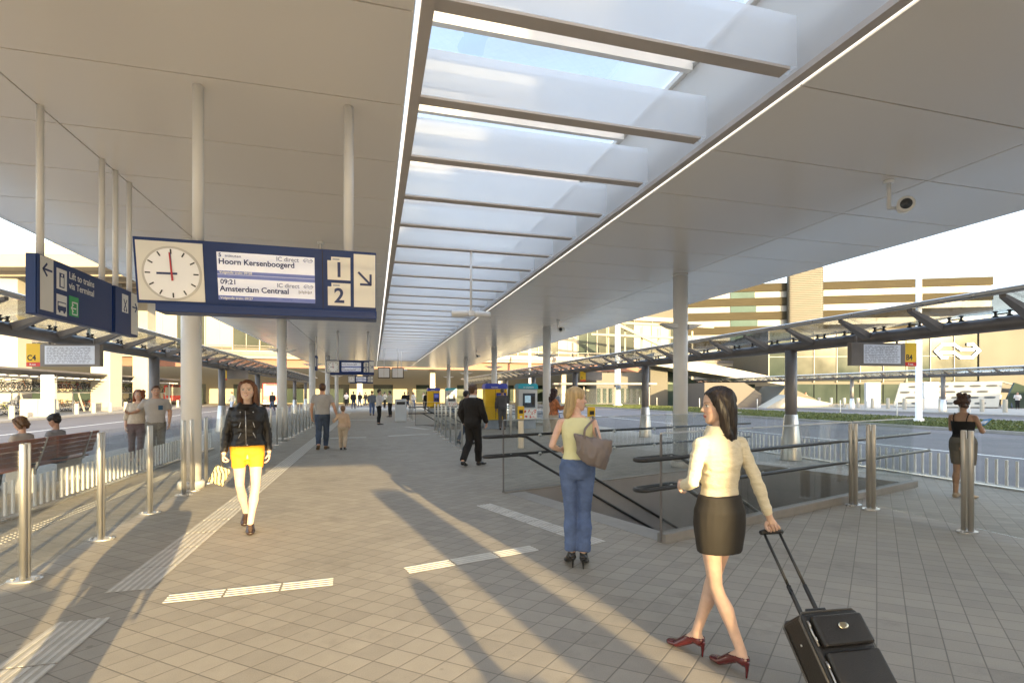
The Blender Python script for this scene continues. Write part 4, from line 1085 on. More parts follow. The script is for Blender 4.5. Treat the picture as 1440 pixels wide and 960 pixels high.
# white folded roof with lens-shaped openings
q = depth_pt(1412, 553, 57)
t = thing('folded_roof_pavilion', 'white folded roof pavilion with rows of dark lens-shaped openings, far right', 'building', (q.x, q.y, 0), -YAW)
P0, P1, P2, P3 = V((-8.6, 5.0, 0.05)), V((-1.2, -.6, .15)), V((1.0, 1.2, 3.05)), V((-6.4, 6.8, 2.95))
b = MB(); b.add([P0, P1, P2, P3] + [p + V((.1, .3, -.12)) for p in (P0, P1, P2, P3)], [(0,1,2,3),(7,6,5,4),(0,4,5,1),(1,5,6,2),(2,6,7,3),(3,7,4,0)]); r_ = b.build('roof_fold', M_PILL, t)
nrm = (P1 - P0).cross(P3 - P0).normalized()
if nrm.y > 0: nrm = -nrm
for i in range(6):
    for jx in range(4):
        u_, v_ = (i + .5 + (.5 if jx % 2 else 0))/6.6, (jx + .6)/4.4
        c_ = P0*(1-u_)*(1-v_) + P1*u_*(1-v_) + P2*u_*v_ + P3*(1-u_)*v_ + nrm*.02
        e1 = ((P1 - P0)*(1 - v_) + (P2 - P3)*v_)*.055; e2 = ((P3 - P0)*(1-u_) + (P2 - P1)*u_)*.055
        b = MB(); b.sheet([c_ + e1*math.cos(a) + e2*math.sin(a)*(1 if abs(math.sin(a)) < .9 else .8) for a in [2*PI*k/10 for k in range(10)]]); b.build('lens_opening', mat('lens_shadow', (.075, .075, .065), .6, var=.1), r_)
b = MB(); b.rings([[P2 + V((0, 0, .01)), V((3.9, -.4, 1.9)), V((1.5, 5.6, 1.9)), P3 + V((0, 0, .01))], [P2 - V((0,0,.14)), V((3.9, -.4, 1.76)), V((1.5, 5.6, 1.76)), P3 - V((0,0,.14))]]); b.build('roof_fold', M_PILL, t)
b = MB(); b.rings([[V((.05, y, 0)), V((.05, y, .8)), V((1.0, y, 2.85)), V((3.2, y, 2.1)), V((3.2, y, 0))] for y in (-.2, 0)]); b.build('glass_gable', M_FGLASS, t)
# beige ramp block and glass wedge in the middle distance
q = depth_pt(1075, 553, 62)
t = thing('ramp_building', 'low beige ramp building with sloping ends behind the row of bollards', 'building', (q.x, q.y, 0), -YAW)
b = MB(); b.rings([[(-6.5, y, -.1), (-6.5, y, 3.0), (-1.5, y, 3.0), (.6, y, 1.6), (.6, y, -.1)] for y in (2, 8)]); b.build('block', mat('beige_block', (.125, .108, .09), .7, var=.06, scale=.4), t)
b = MB(); b.rings([[(.8, y, -.1), (3.2, y, 2.6), (7.6, y, .6), (7.6, y, -.1)] for y in (1, 7)]); b.build('ramp', M_CRWALL, t)
b = MB(); b.rings([[(-.6, y, -.1), (2.2, y, 1.5), (8.6, y, .2), (8.6, y, -.1)] for y in (-1.5, .9)]); b.build('ramp', M_PILL, t)
q = depth_pt(955, 553, 78)
t = thing('glass_wedge', 'green glass wedge building behind the nearest right column', 'building', (q.x, q.y, 0), -YAW)
b = MB(); b.rings([[(-4.2, y, -.1), (-4.2, y, 5.6), (1, y, 4.4), (6.4, y, .6), (6.4, y, -.1)] for y in (0, 8)]); w_ = b.build('glazing', mat('wedge_glass', (.10, .15, .115), .2, var=.3, scale=.3, spec=.3), t)
b = MB()
for i in range(6): b.bar((-4.2 + i*1.3, -.03, .0), (-4.2 + i*1.3, -.03, 5.2 - i*.55), .08, .06)
b.build('mullion', M_MULL, w_)
b = MB(); b.box(-12.5, -4.3, .5, 8, -.1, 4.8); b.build('side_block', mat('side_block', (.15, .135, .11), .7, var=.05, scale=.3), t)
b = MB()
for i in range(9): b.box(-12.4 + i*.9, -11.9 + i*.9, .38, .495, .2, 2.4)
b.build('shop_window', M_FGLASS, t)
# cream footbridge climbing behind the right shelter
q = depth_pt(905, 553, 88)
t = thing('footbridge', 'cream truss footbridge sloping down behind the right shelter', 'bridge', (q.x, q.y, 0), -YAW)
M_TRUSS = mat('truss_cream', (.26, .235, .17), .5, var=.05)
b = MB(); b.bar((-6, 0, 14.2), (7, 0, 8.0), .6, .5); b.build('stringer', M_TRUSS, t)
b = MB(); b.bar((-9, .0, 14.0), (12, .0, 13.0), .5, .35); b.bar((-9, .0, 11.8), (12, .0, 10.9), .5, .35); b.build('beam', M_TRUSS, t)
for i in range(6):
    b = MB(); x = -6 + i*2.9; b.box(x - .14, x + .14, .3, .58, .0, 13.4 - i*.2); b.build('strut', M_TRUSS, t)
# masts and tall advertising boxes
def mast(label, px, d, r, h):
    q = depth_pt(px, 553, d); t = thing('lamp_mast', label, 'mast', (q.x, q.y, -.1), 0, 'white lamp masts by the road')
    b = MB(); b.lathe([(r*1.5, 0), (r*1.5, .3), (r, .34), (r*.75, h)], n=16); b.build('shaft', M_WHITE, t)
    b = MB(); b.box(-.9, .9, -.15, .15, h, h + .14); b.build('lantern', M_MGREY, t, bevel=.03)
mast('tall white lamp mast beside the B4 sign', 1292, 29.5, .17, 14)
mast('white lamp mast behind the right shelter, left of the nearest right column', 868.5, 68, .42, 13)
mast('thin white lamp mast beyond the far end of the right shelter', 745, 75, .2, 11)
for px, d, lab in ((1227, 58, 'pale blue-white advertising box left of the tall lamp mast'), (1308, 56, 'pale blue-white advertising box right of the tall lamp mast')):
    q = depth_pt(px, 553, d); t = thing('advertising_box', lab, 'advertising box', (q.x, q.y, -.02), -YAW)
    b = MB(); b.box(-.82, .82, -.2, .2, 0, 2.9); b.build('case', M_MGREY, t, bevel=.05); b = MB(); b.box(-.72, .72, -.215, -.203, .2, 2.75); b.build('poster', mat('pale_poster', (.62, .70, .80), .3, var=.06, scale=.8), t)
# information kiosk and shelter in the middle distance on the right
t = thing('bus_stop_hut', 'dark flat-roofed waiting hut beyond the right road, left of the mast', 'hut', depth_pt(832, 553, 66).to_tuple()[:2] + (0,), -YAW)
b = MB(); b.box(-5, 8, -1.5, 1.5, 2.75, 3.0); b.build('roof', M_DARKST, t)
for x in (-4.6, -1, 3, 7.4):
    b = MB(); b.box(x - .08, x + .08, -.1, .1, 0, 2.74); b.build('post', M_DARKST, t)
b = MB(); b.box(-4.5, 7.5, 1.0, 1.05, .2, 2.5); b.build('glass_back', M_GLASSS, t)

# unseen casters added behind the viewpoint, placed and sized for their shadows
t = thing('shade_building', 'large unseen building added behind the viewpoint, to the right, to cast shade', 'building', (0, -30, 0))
b = MB(); b.box(11.35, 150, -4, 0, -.1, 14.4); b.build('wall', M_CRWALL, t)  # added mass that keeps sun off the right-hand ground
b = MB(); b.box(12.2, 149, .0, .06, 3, 6); b.build('window', M_FGLASS, t)
t = thing('shade_pylon', 'slim unseen pylon added behind the viewpoint to shape the edge of the shade', 'pylon', (12.0, -30, 0))
b = MB(); b.box(-3.14, -1.25, -2, 0, -.1, 14.6); b.build('shaft', M_CRWALL, t, bevel=.05)  # added slab; the gap beside it lets a strip of sun through
t = thing('lamp_mast', 'unseen post added behind the viewpoint to cast a long shadow band', 'mast', (4.66, -13.4, 0))
b = MB(); b.lathe([(.3, 0), (.3, .3), (.27, .34), (.25, 4.0)], n=16); b.build('shaft', M_WHITE, t)  # bare post without lantern, added only for its diagonal shadow
# ================================================================= people
def skin_mat(name, rough=.5):
    if name in MATS: return MATS[name]
    m = bpy.data.materials.new(name); m.use_nodes = True
    nt = m.node_tree; N = nt.nodes; L = nt.links; b = N['Principled BSDF']
    a = N.new('ShaderNodeAttribute'); a.attribute_name = 'Col'
    n = N.new('ShaderNodeTexNoise'); n.inputs['Scale'].default_value = 18; n.inputs['Detail'].default_value = 4
    tcn = N.new('ShaderNodeTexCoord'); L.new(tcn.outputs['Object'], n.inputs['Vector'])
    mr = N.new('ShaderNodeMapRange'); mr.inputs[3].default_value = .78; mr.inputs[4].default_value = 1.16; L.new(n.outputs['Fac'], mr.inputs[0])
    mx = N.new('ShaderNodeMix'); mx.data_type = 'RGBA'; mx.blend_type = 'MULTIPLY'; mx.inputs[0].default_value = 1
    L.new(a.outputs['Color'], mx.inputs[6]); L.new(mr.outputs[0], mx.inputs[7]); L.new(mx.outputs[2], b.inputs['Base Color'])
    b.inputs['Roughness'].default_value = rough; b.inputs['Specular IOR Level'].default_value = .35
    b.inputs['Subsurface Weight'].default_value = .12; b.inputs['Subsurface Radius'].default_value = (.012, .005, .003)
    b.inputs['Subsurface Scale'].default_value = .6
    MATS[name] = m
    return m
M_SKIN = skin_mat('skin')
def cloth(name, c, rough=.85, var=.10, scale=5, bump=.5, bscale=16, **k):
    return mat(name, c, rough, var=var, scale=scale, bump=bump, bscale=bscale, spec=k.pop('spec', .25), bdist=k.pop('bdist', .02), **k)
def hair_mat(name, c, var=.45):
    return mat(name, c, .42, var=var, scale=30, stretch=(1, 1, .12), bump=.7, bscale=60, spec=.45)

def remesh(mb, voxel, smooth=4, factor=.5):
    me = mb.mesh('tmp', [])
    bm = bmesh.new(); bm.from_mesh(me); bmesh.ops.recalc_face_normals(bm, faces=bm.faces); bm.to_mesh(me); bm.free()
    o = bpy.data.objects.new('tmp', me); col.objects.link(o)
    m = o.modifiers.new('r', 'REMESH'); m.mode = 'VOXEL'; m.voxel_size = voxel; m.adaptivity = 0; m.use_smooth_shade = True
    if smooth:
        s = o.modifiers.new('s', 'SMOOTH'); s.factor = factor; s.iterations = smooth
    dg = bpy.context.evaluated_depsgraph_get(); dg.update()
    out = bpy.data.meshes.new_from_object(o.evaluated_get(dg))
    bpy.data.objects.remove(o); bpy.data.meshes.remove(me)
    out.polygons.foreach_set('use_smooth', [True]*len(out.polygons))
    return out
def wrinkle(me, amp, freq=9.0, stretch=(1, 1, 2.0), seed=0.0, fold=True):
    if not amp: return me
    nr = [v.normal.copy() for v in me.vertices]
    for v, n in zip(me.vertices, nr):
        p = V((v.co.x*stretch[0], v.co.y*stretch[1], v.co.z*stretch[2]))*freq + V((seed, seed*1.7, -seed))
        a = noise.noise(p)
        if fold: a = .5 - abs(a)*1.6
        b_ = noise.noise(p*2.3 + V((5, 3, 1)))
        v.co += n*amp*(a + .4*b_)
    me.update(); return me
def join(me, mb_extra=None, voxel_meshes=()):
    bm = bmesh.new(); bm.from_mesh(me)
    for m2 in voxel_meshes: bm.from_mesh(m2)
    if mb_extra is not None and mb_extra.v:
        m3 = mb_extra.mesh('x', []); bm.from_mesh(m3); bpy.data.meshes.remove(m3)
    bmesh.ops.recalc_face_normals(bm, faces=bm.faces)
    bm.to_mesh(me); bm.free()
    me.polygons.foreach_set('use_smooth', [True]*len(me.polygons)); me.update()
    return me
def cut(me, keep):
    bm = bmesh.new(); bm.from_mesh(me)
    kill = [v for v in bm.verts if not keep(v.co)]
    bmesh.ops.delete(bm, geom=kill, context='VERTS'); bm.to_mesh(me); bm.free(); me.update(); return me

F_TR = [(.80,.115,.085),(.86,.160,.108),(.93,.174,.118),(1.00,.156,.102),(1.07,.132,.088),(1.15,.138,.094),(1.25,.154,.112),(1.33,.162,.096),(1.385,.140,.074),(1.41,.105,.064),(1.44,.066,.058)]
M_TR = [(.80,.115,.085),(.86,.152,.106),(.93,.164,.114),(1.00,.160,.110),(1.07,.158,.106),(1.15,.170,.112),(1.25,.188,.122),(1.33,.198,.110),(1.385,.172,.086),(1.41,.128,.076),(1.445,.076,.068)]
QUAL = {'hero': (.0085, .0045), 'mid': (.012, .0068), 'far': (.022, .013)}

def spline(pts, n=6):
    P = [V(p) for p in pts]; P = [P[0]*2 - P[1]] + P + [P[-1]*2 - P[-2]]; out = []
    for i in range(1, len(P) - 2):
        for k in range(n):
            t = k/n; a, b_, c, d = P[i-1], P[i], P[i+1], P[i+2]
            out.append(.5*((2*b_) + (c - a)*t + (2*a - 5*b_ + 4*c - d)*t*t + (3*b_ - a - 3*c + d)*t**3))
    return out + [P[-2]]
class Fig:
    def __init__(s, name, label, loc, rz, H=1.70, male=False, q='mid', skin=(.62, .40, .28), joints=None, head_yaw=0, head_pitch=0, hip_yaw=0, sh_yaw=0,
                 lean=(0, 0), dz=0.0, group=None, heel=0.0, lip=(.50, .16, .13), brow=(.08, .05, .03), slim=1.0, smile=False):
        s.smile = smile
        s.root = thing(name, label, 'person', loc, rz, group); k = H/1.70; s.root.scale = (k, k, k)
        s.male, s.q, s.skin, s.lip, s.brow, s.slim = male, q, skin, lip, brow, slim
        s.hy, s.sy = R(hip_yaw), R(sh_yaw); s.dz = dz; s.heel = heel
        sw_ = .192 if male else .162
        J = {}
        for e, sd_ in (('l', -1), ('r', 1)):
            J['hip' + e] = (sd_*.088, 0, .90); J['knee' + e] = (sd_*.092, .015, .49); J['ank' + e] = (sd_*.09, -.03, .085); J['toe' + e] = (sd_*.10, .14, .02)
            J['sh' + e] = (sd_*sw_, -.005, 1.368); J['elb' + e] = (sd_*(sw_ + .066), -.03, 1.10); J['wri' + e] = (sd_*(sw_ + .073), .05, .86); J['fin' + e] = (sd_*(sw_ + .063), .09, .70)
        J['pel'] = (0, 0, .93); J['che'] = (lean[0]*.6, lean[1]*.6, 1.28); J['nec'] = (lean[0], lean[1], 1.44); J['head'] = (lean[0]*1.1, lean[1]*1.1 + .022, 1.592)
        # turn hips and shoulders
        def rot(p, a, c): 
            x, y = p[0] - c[0], p[1] - c[1]; return (c[0] + x*math.cos(a) - y*math.sin(a), c[1] + x*math.sin(a) + y*math.cos(a), p[2])
        for e in 'lr':
            J['hip' + e] = rot(J['hip' + e], s.hy, (0, 0))
            for n in ('sh', 'elb', 'wri', 'fin'):
                p = J[n + e]; J[n + e] = rot((p[0] + lean[0]*.95, p[1] + lean[1]*.95, p[2]), s.sy, (lean[0], lean[1]))
        J.update(joints or {})
        s.J = {k_: V(v) + V((0, 0, dz)) if k_[:4] not in ('knee', 'anke') and k_[:3] not in ('ank', 'toe') and not (k_.startswith('knee')) else V(v) for k_, v in J.items()}
        s.hyaw, s.hpitch = R(head_yaw), R(head_pitch)
        s.HM = Matrix.Translation(s.J['head']) @ Matrix.Rotation(s.hyaw, 4, 'Z') @ Matrix.Rotation(s.hpitch, 4, 'X')
        s.tr = M_TR if male else F_TR
        s.ar = [.048, .048, .042, .042, .031] if male else [.041, .040, .035, .035, .0255]
        s.lr = [.090, .080, .058, .058, .042] if male else [.086, .074, .051, .052, .036]
    # -- centres along the spine
    def spine(s, z):
        z += s.dz; p, c, n = s.J['pel'], s.J['che'], s.J['nec']
        a, b_ = (p, c) if z < c.z else (c, n)
        t = (z - a.z)/(b_.z - a.z); q = a + (b_ - a)*t; return V((q.x, q.y, z))
    def trunk(s, mb, off=0.0, z0=.80, z1=1.44, belly=0.0, extra=None, n=20):
        tab = s.tr; rs = []
        zs = [r[0] for r in tab if z0 + .008 < r[0] < z1 - .008]; zs = [z0] + zs + [z1]
        for z in zs:
            for (za, ra, ya), (zb, rb, yb) in zip(tab[:-1], tab[1:]):
                if za <= z <= zb or (z < tab[0][0] and za == tab[0][0]) or (z > tab[-1][0] and zb == tab[-1][0]): 
                    t = max(0, min(1, (z - za)/(zb - za))); rx, ry = ra + (rb - ra)*t, ya + (yb - ya)*t; break
            o = off(z) if callable(off) else off
            rx, ry = rx*s.slim + o, ry*s.slim + o
            c = s.spine(z); f = max(0, min(1, (z - .93)/.40)); a = s.hy*(1 - f) + s.sy*f
            ring = []
            for k in range(n):
                th = 2*PI*k/n; x, y = rx*math.cos(th), ry*math.sin(th)
                e = abs(math.cos(th))**2
                x = rx*math.copysign(abs(math.cos(th))**.85, math.cos(th)); y = ry*math.copysign(abs(math.sin(th))**.9, math.sin(th))
                if not s.male and 1.19 < z < 1.31 and y > 0: y += .022*abs(math.sin(th))
                if z < .97 and y < 0: y *= 1.14
                ring.append((c.x + x*math.cos(a) - y*math.sin(a), c.y + x*math.sin(a) + y*math.cos(a), c.z))
            rs.append(ring)
        mb.rings(rs); return mb
    def leg(s, mb, e, off=0.0, t1=2.0, flare=None, n=14):
        """t: 0 hip, 1 knee, 2 ankle"""
        h, k, a = s.J['hip' + e], s.J['knee' + e], s.J['ank' + e]
        calf = (V((0, -1, 0)) if True else 0)
        kd = (k - h).normalized(); cd = (a - k).normalized()
        back = (kd.cross(V((1, 0, 0)))).normalized()
        if back.y > 0: back = -back
        st = [(0, .0), (.12, .01), (.4, .0), (.75, -.0), (1.0, 0), (1.18, -.004), (1.38, .012), (1.65, .004), (2.0, 0)]
        rad = [s.lr[0], s.lr[0]*.99, s.lr[1], s.lr[1]*.80, s.lr[2], s.lr[2]*.96, s.lr[3]*1.06, s.lr[3]*.80, s.lr[4]]
        ts = [t for t, _ in st]
        pts, rr = [], []
        for i, (t, bk) in enumerate(st):
            if t > t1 + .001: break
            p = h + (k - h)*t if t <= 1 else k + (a - k)*(t - 1)
            pts.append(p + back*bk); o = off(t) if callable(off) else off; rr.append(rad[i]*s.slim + o)
        if ts[len(pts) - 1] < t1 - .001:
            i = len(pts); f = (t1 - ts[i-1])/(ts[i] - ts[i-1]); t = t1
            p = h + (k - h)*t if t <= 1 else k + (a - k)*(t - 1)
            o = off(t) if callable(off) else off
            pts.append(p); rr.append((rad[i-1] + (rad[i] - rad[i-1])*f)*s.slim + o)
        pts[0] = pts[0] + V((0, 0, .02))
        mb.tube(pts, rr, n); return mb
    def arm(s, mb, e, off=0.0, t1=2.0, n=12):
        h, k, a = s.J['sh' + e], s.J['elb' + e], s.J['wri' + e]
        ts = [0, .3, .7, 1.0, 1.25, 1.6, 2.0]; rad = [s.ar[0], s.ar[0]*.98, s.ar[1]*.92, s.ar[2], s.ar[3]*1.04, s.ar[3]*.86, s.ar[4]]
        pts, rr = [], []
        ci = V((-.045 if e == 'r' else .045, 0, .004))
        pts.append(h + ci); rr.append(s.ar[0]*.9*s.slim + (off(0) if callable(off) else off))
        def at(t): return h + (k - h)*t if t <= 1 else k + (a - k)*(t - 1)
        for i, t in enumerate(ts):
            o = off(min(t, t1)) if callable(off) else off
            if t >= t1 - .001:
                pts.append(at(t1)); rr.append(rad[i]*s.slim + o); break
            pts.append(at(t)); rr.append(rad[i]*s.slim + o)
        mb.tube(pts, rr, n); return mb
    def foot(s, mb, e, grow=0.0, n=12):
        a, t = s.J['ank' + e], s.J['toe' + e]
        d = V((t.x - a.x, t.y - a.y, 0)); 
        d = d.normalized() if d.length > .01 else V((0, 1, 0))
        g = grow
        hz_ = a.z - .085
        heel = V((a.x, a.y, a.z - .055)) - d*.035
        pts = [heel + V((0, 0, -.005)) - d*.012, heel, heel + d*.06 + V((0, 0, .012)), (heel + t)*.5 + V((0, 0, .022)), t + V((0, 0, .012)) - d*.02, t + V((0, 0, .004)) + d*.045, t + d*.062]
        rr = [(.020 + g, .022 + g), (.032 + g, .034 + g), (.034 + g, .040 + g), (.036 + g, .030 + g), (.043 + g, .022 + g), (.030 + g, .014 + g), (.012 + g, .007 + g)]
        mb.tube(pts, rr, n, up=(0, 0, 1)); mb.tube([a, V((a.x, a.y, a.z - .05))], s.lr[4] + g*.5, 10)
        return mb
    def hand(s, e, curl=.5, spread=1.0, hold=None):
        """palm goes into the body, fingers returned as separate tubes rooted in the palm"""
        w_, f = s.J['wri' + e], s.J['fin' + e]; d = (f - w_).normalized(); sd_ = -1 if e == 'l' else 1
        k = s.J['elb' + e]
        inw = V((-sd_, 0, 0)) if hold is None else V(hold)
        inw = (inw - d*inw.dot(d)).normalized()                      # palm normal
        side = d.cross(inw).normalized()                             # across the knuckles
        if side.y < 0: side = -side                                  # thumb side to the front
        sc = 1.0 if s.male else .90
        palm = MB()
        palm.tube([w_ - d*.02, w_ + d*.02*sc, w_ + d*.055*sc, w_ + d*.088*sc], [(.021*sc, .024*sc), (.027*sc, .019*sc), (.039*sc, .016*sc), (.036*sc, .013*sc)], 12, up=inw)
        fin = MB()
        for q, (o, ln) in enumerate(((.030, .068), (.010, .078), (-.010, .073), (-.029, .056))):
            p0 = w_ + d*.070*sc + side*o*sc; a0 = curl*.55; L3 = (ln*.45*sc, ln*.33*sc, ln*.28*sc)
            pts = [p0]; ang = a0*.5; p = p0 + d*.018*sc; pts.append(p)
            for seg in L3:
                ang += curl*.75; dir_ = d*math.cos(ang) + inw*math.sin(ang) + side*(o*1.2*spread)
                p = p + dir_.normalized()*seg; pts.append(p)
            r0 = (.0092 if q < 3 else .0080)*sc
            fin.tube(pts, [r0*1.05, r0*1.05, r0, r0*.9, r0*.62], 8)
        tb = w_ + d*.028*sc + side*.024*sc
        fin.tube([tb, tb + (side*.72 + d*.55 + inw*.35).normalized()*.030*sc, tb + (side*.60 + d*.75 + inw*(.4 + curl*.3)).normalized()*.058*sc, tb + (side*.42 + d*.95 + inw*(.45 + curl*.5)).normalized()*.084*sc], [.0135*sc, .0118*sc, .0104*sc, .0065*sc], 8)
        return palm, fin
    HEADP = [(.1135,.016,.012,-.040),(.108,.036,.036,-.060),(.097,.053,.054,-.077),(.080,.065,.068,-.091),(.060,.0725,.0765,-.100),(.038,.0755,.081,-.104),(.015,.0755,.0825,-.102),(-.005,.0735,.081,-.096),
             (-.025,.0705,.0815,-.084),(-.045,.0665,.081,-.066),(-.062,.0610,.0800,-.048),(-.078,.0530,.0785,-.032),(-.092,.0435,.0765,-.014),(-.104,.0310,.0725,.006),(-.112,.0190,.0660,.024),(-.1165,.007,.056,.036)]
    def head(s, mb):
        T = MB(); m = s.male; rs = []; tab = s.HEADP[::-1]
        zs = [tab[0][0] + (tab[-1][0] - tab[0][0])*i/44 for i in range(45)]
        for z in zs:
            for p, q in zip(tab[:-1], tab[1:]):
                if p[0] <= z <= q[0] + 1e-9:
                    t = (z - p[0])/(q[0] - p[0]); w_, yf, yb = (p[k] + (q[k] - p[k])*t for k in (1, 2, 3)); break
            if m and z < -.04: w_ *= 1.07
            cy = (yf + yb)*.5 - .004; ring = []
            for k in range(40):
                th = 2*PI*k/40; c_, n_ = math.cos(th), math.sin(th)
                x = w_*math.copysign(abs(c_)**.92, c_)
                y = cy + ((yf - cy)*math.copysign(abs(n_)**.86, n_) if n_ > 0 else (cy - yb)*math.copysign(abs(n_)**.95, n_))
                if n_ > .15:
                    ax = abs(x); g = lambda x0, sx, z0, sz: math.exp(-((ax - x0)/sx)**2 - ((z - z0)/sz)**2)
                    y += -.0105*g(.032, .015, .003, .0125) + .0030*g(.034, .02, .0235, .008) + .0035*g(.040, .017, -.028, .016) + .0035*g(0, .016, -.101, .010) - .003*g(0, .02, -.084, .007) - .002*g(.030, .012, -.062, .014)
                ring.append((x, y, z))
            rs.append(ring)
        T.smooth = True; T.rings(rs)
        for x in (-1, 1):
            T.ball((x*.0765, -.012, -.006), (.0085, .020, .030), 10, 8)
            T.ball((x*.0325, .0625, .0035), (.0135, .0125, .0105), 12, 9)
            T.ball((x*.0105, .0865, -.0310), (.0078, .0085, .0068), 8, 6)
        T.tube([(0, .076, .012), (0, .083, -.004), (0, .0955, -.024), (0, .0905, -.0335)], [.0065, .0078, .0105, .0080], 12)
        T.ball((0, .0795, -.0565), (.0215, .0085, .0052), 14, 8); T.ball((0, .0785, -.0670), (.0185, .0090, .0062), 14, 8)
        # neck
        nb = s.HM.inverted() @ (s.spine(1.40)); 
        nr = .060 if m else .046
        T.tube([nb, nb*.55 + V((0, -.02, -.07))*.45, V((0, -.016, -.055)), V((0, -.01, -.01))], [nr*1.25, nr, nr*.97, nr*.9], 16)
        T.xf(s.HM); mb.add(T.v, T.f); return mb
    def paint(s, me):
        ca = me.color_attributes.new('Col', 'FLOAT_COLOR', 'POINT'); inv = s.HM.inverted(); sk = s.skin
        out = []
        for v in me.vertices:
            p = inv @ v.co; c = sk
            if p.length < .16 and p.y > .03:
                ax = abs(p.x); ex = ax - .032; mz = p.z + .0625 - (ax*ax*13 - .002 if s.smile else 0)
                if (ax/.0245)**2 + (mz/(.0105))**2 < 1 and p.y > .065:
                    c = s.lip if not (abs(mz) < (.0036 if s.smile else .0020) and ax < .018) else ((.72, .68, .62) if s.smile else (.16, .05, .04))
                elif (ex/.0160)**2 + ((p.z - .0035)/.0075)**2 < 1 and p.y > .045:
                    c = (.55, .52, .48) if (ex/.0064)**2 + ((p.z - .004)/.0072)**2 > 1 else (.035, .025, .02)
                elif abs(ex) < .0185 and .0095 < p.z < .0135 and p.y > .045: c = tuple(.35*q for q in sk)
                elif abs(ax - .032) < .022 and .0225 + .12*(.014 - abs(ax - .038)) < p.z < .0275 + .16*(.014 - abs(ax - .038)) and p.y > .05: c = tuple(.75*a + .25*b_ for a, b_ in zip(s.brow, sk))
                elif ((ax - .040)/.026)**2 + ((p.z + .028)/.022)**2 < 1: c = (sk[0]*1.0, sk[1]*.91, sk[2]*.89)
                elif ((ax - .0095)/.0045)**2 + ((p.z + .0372)/.003)**2 < 1 and p.y > .08: c = tuple(.45*q for q in sk)
                elif s.male and p.z < -.045 and ((ax/.05)**2 + ((p.z + .07)/.05)**2 < 1): c = (sk[0]*.80, sk[1]*.78, sk[2]*.78)
            out += [c[0], c[1], c[2], 1.0]
        ca.data.foreach_set('color', out); return me
    def body(s, feet=True, curl=(.5, .5), hold=(None, None), arms=True, legs=True):
        vb, vh = QUAL[s.q]
        mb = MB(); s.trunk(mb, -.006)
        fin = MB()
        for i, e in enumerate('lr'):
            s.leg(mb, e, -.002)
            if feet: s.foot(mb, e)
            s.arm(mb, e, -.001)
            p, f = s.hand(e, curl[i], hold=hold[i]); mb.add(p.v, p.f)
            if s.q == 'far': mb.add(f.v, f.f)
            else: fin.smooth = True; fin.f += [[i_ + len(fin.v) for i_ in q] for q in f.f]; fin.m += f.m; fin.sm += f.sm; fin.v += f.v
        me = remesh(mb, vb, 3)
        hb = MB(); s.head(hb); hm = remesh(hb, vh, 3, .4)
        join(me, fin, [hm]); s.paint(me); me.materials.append(M_SKIN)
        me.name = 'body'; o = link('body', me, s.root); s.b = o; return o
    def garment(s, name, mb, m, voxel=None, smooth=5, amp=.004, freq=8, stretch=(1, 1, 2), seed=0., parent=None, keep=None, label=None, fold=True):
        v = voxel or {'hero': .0095, 'mid': .013, 'far': .024}[s.q]
        me = remesh(mb, v, smooth); wrinkle(me, amp, freq, stretch, seed, fold)
        if keep: cut(me, keep)
        me.materials.append(m); me.name = name
        o = link(name, me, parent or s.root)
        if label: o['label'] = label
        return o
    # ---- garments
    def trousers(s, m, name='trousers', off=.012, hem=1.94, top=1.0, knee=.010, flare=.012, amp=.004, seed=1.):
        mb = MB(); f = lambda t: off + (knee - off)*min(1, t) if t <= 1 else knee + (flare - knee)*(t - 1)
        for e in 'lr': s.leg(mb, e, f, hem, n=16)
        s.trunk(mb, off*.8 if hem > 1 else .014, .80 if hem > 1 else .785, top)
        o = s.garment(name, mb, m, amp=amp, freq=10, stretch=(1, 1, 2.2), seed=seed)
        if hem < 1:
            hz_ = .90 - .41*hem
            for v in o.data.vertices:
                k = max(0, 1 - abs(v.co.x)/.035); z = v.co.z - s.dz
                if k > 0 and z < .93:
                    v.co.y *= 1 - .30*k*min(1, (.93 - z)/.12)
                    if z < hz_ + .09: v.co.z += .035*k
        return o
    def shorts(s, m, name='shorts', hem=.5, off=.02, flare=.03, top=1.0, seed=2.):
        return s.trousers(m, name, off, hem, top, flare, flare, .003, seed)
    def skirt(s, m, z0=.68, z1=1.0, off=.008, flare=.012, name='skirt', seed=3.):
        mb = MB(); c = s.spine(.9); rs = []
        for z, rx, ry in ((z1, .150, .104), (z1 - .05, .160, .114), (.93, .180, .128), (.86, .184, .126), (.78, .178, .120), (z0, .172 + flare, .118 + flare)):
            cz = s.spine(min(z, .93) if z < .93 else z)
            rs.append([(cz.x + (rx*s.slim + off)*math.cos(2*PI*k/22)*math.cos(s.hy) - (ry*s.slim + off)*math.sin(2*PI*k/22)*math.sin(s.hy), cz.y + (rx*s.slim + off)*math.cos(2*PI*k/22)*math.sin(s.hy) + (ry*s.slim + off)*math.sin(2*PI*k/22)*math.cos(s.hy), z + s.dz) for k in range(22)])
        mb.rings(rs); return s.garment(name, mb, m, amp=.0025, freq=7, stretch=(1.6, 1.6, .7), seed=seed)
    def top(s, m, name='shirt', z0=.93, off=.012, sleeve=2.0, soff=.010, neck=1.425, amp=.004, seed=4., hemoff=None, strap=False, stretch=(1, 1, 1.7), cuff=None):
        mb = MB(); ho = off if hemoff is None else hemoff
        s.trunk(mb, lambda z: ho + (off - ho)*max(0, min(1, (z - z0)/.2)), z0, neck)
        if sleeve:
            for e in 'lr':
                t1 = sleeve if not isinstance(sleeve, dict) else sleeve[e]
                s.arm(mb, e, soff if not cuff else (lambda t: soff + cuff*max(0, t - 1.5)), t1)
        keep = None
        if strap: keep = strap
        return s.garment(name, mb, m, amp=amp, freq=9, stretch=stretch, seed=seed, keep=keep)
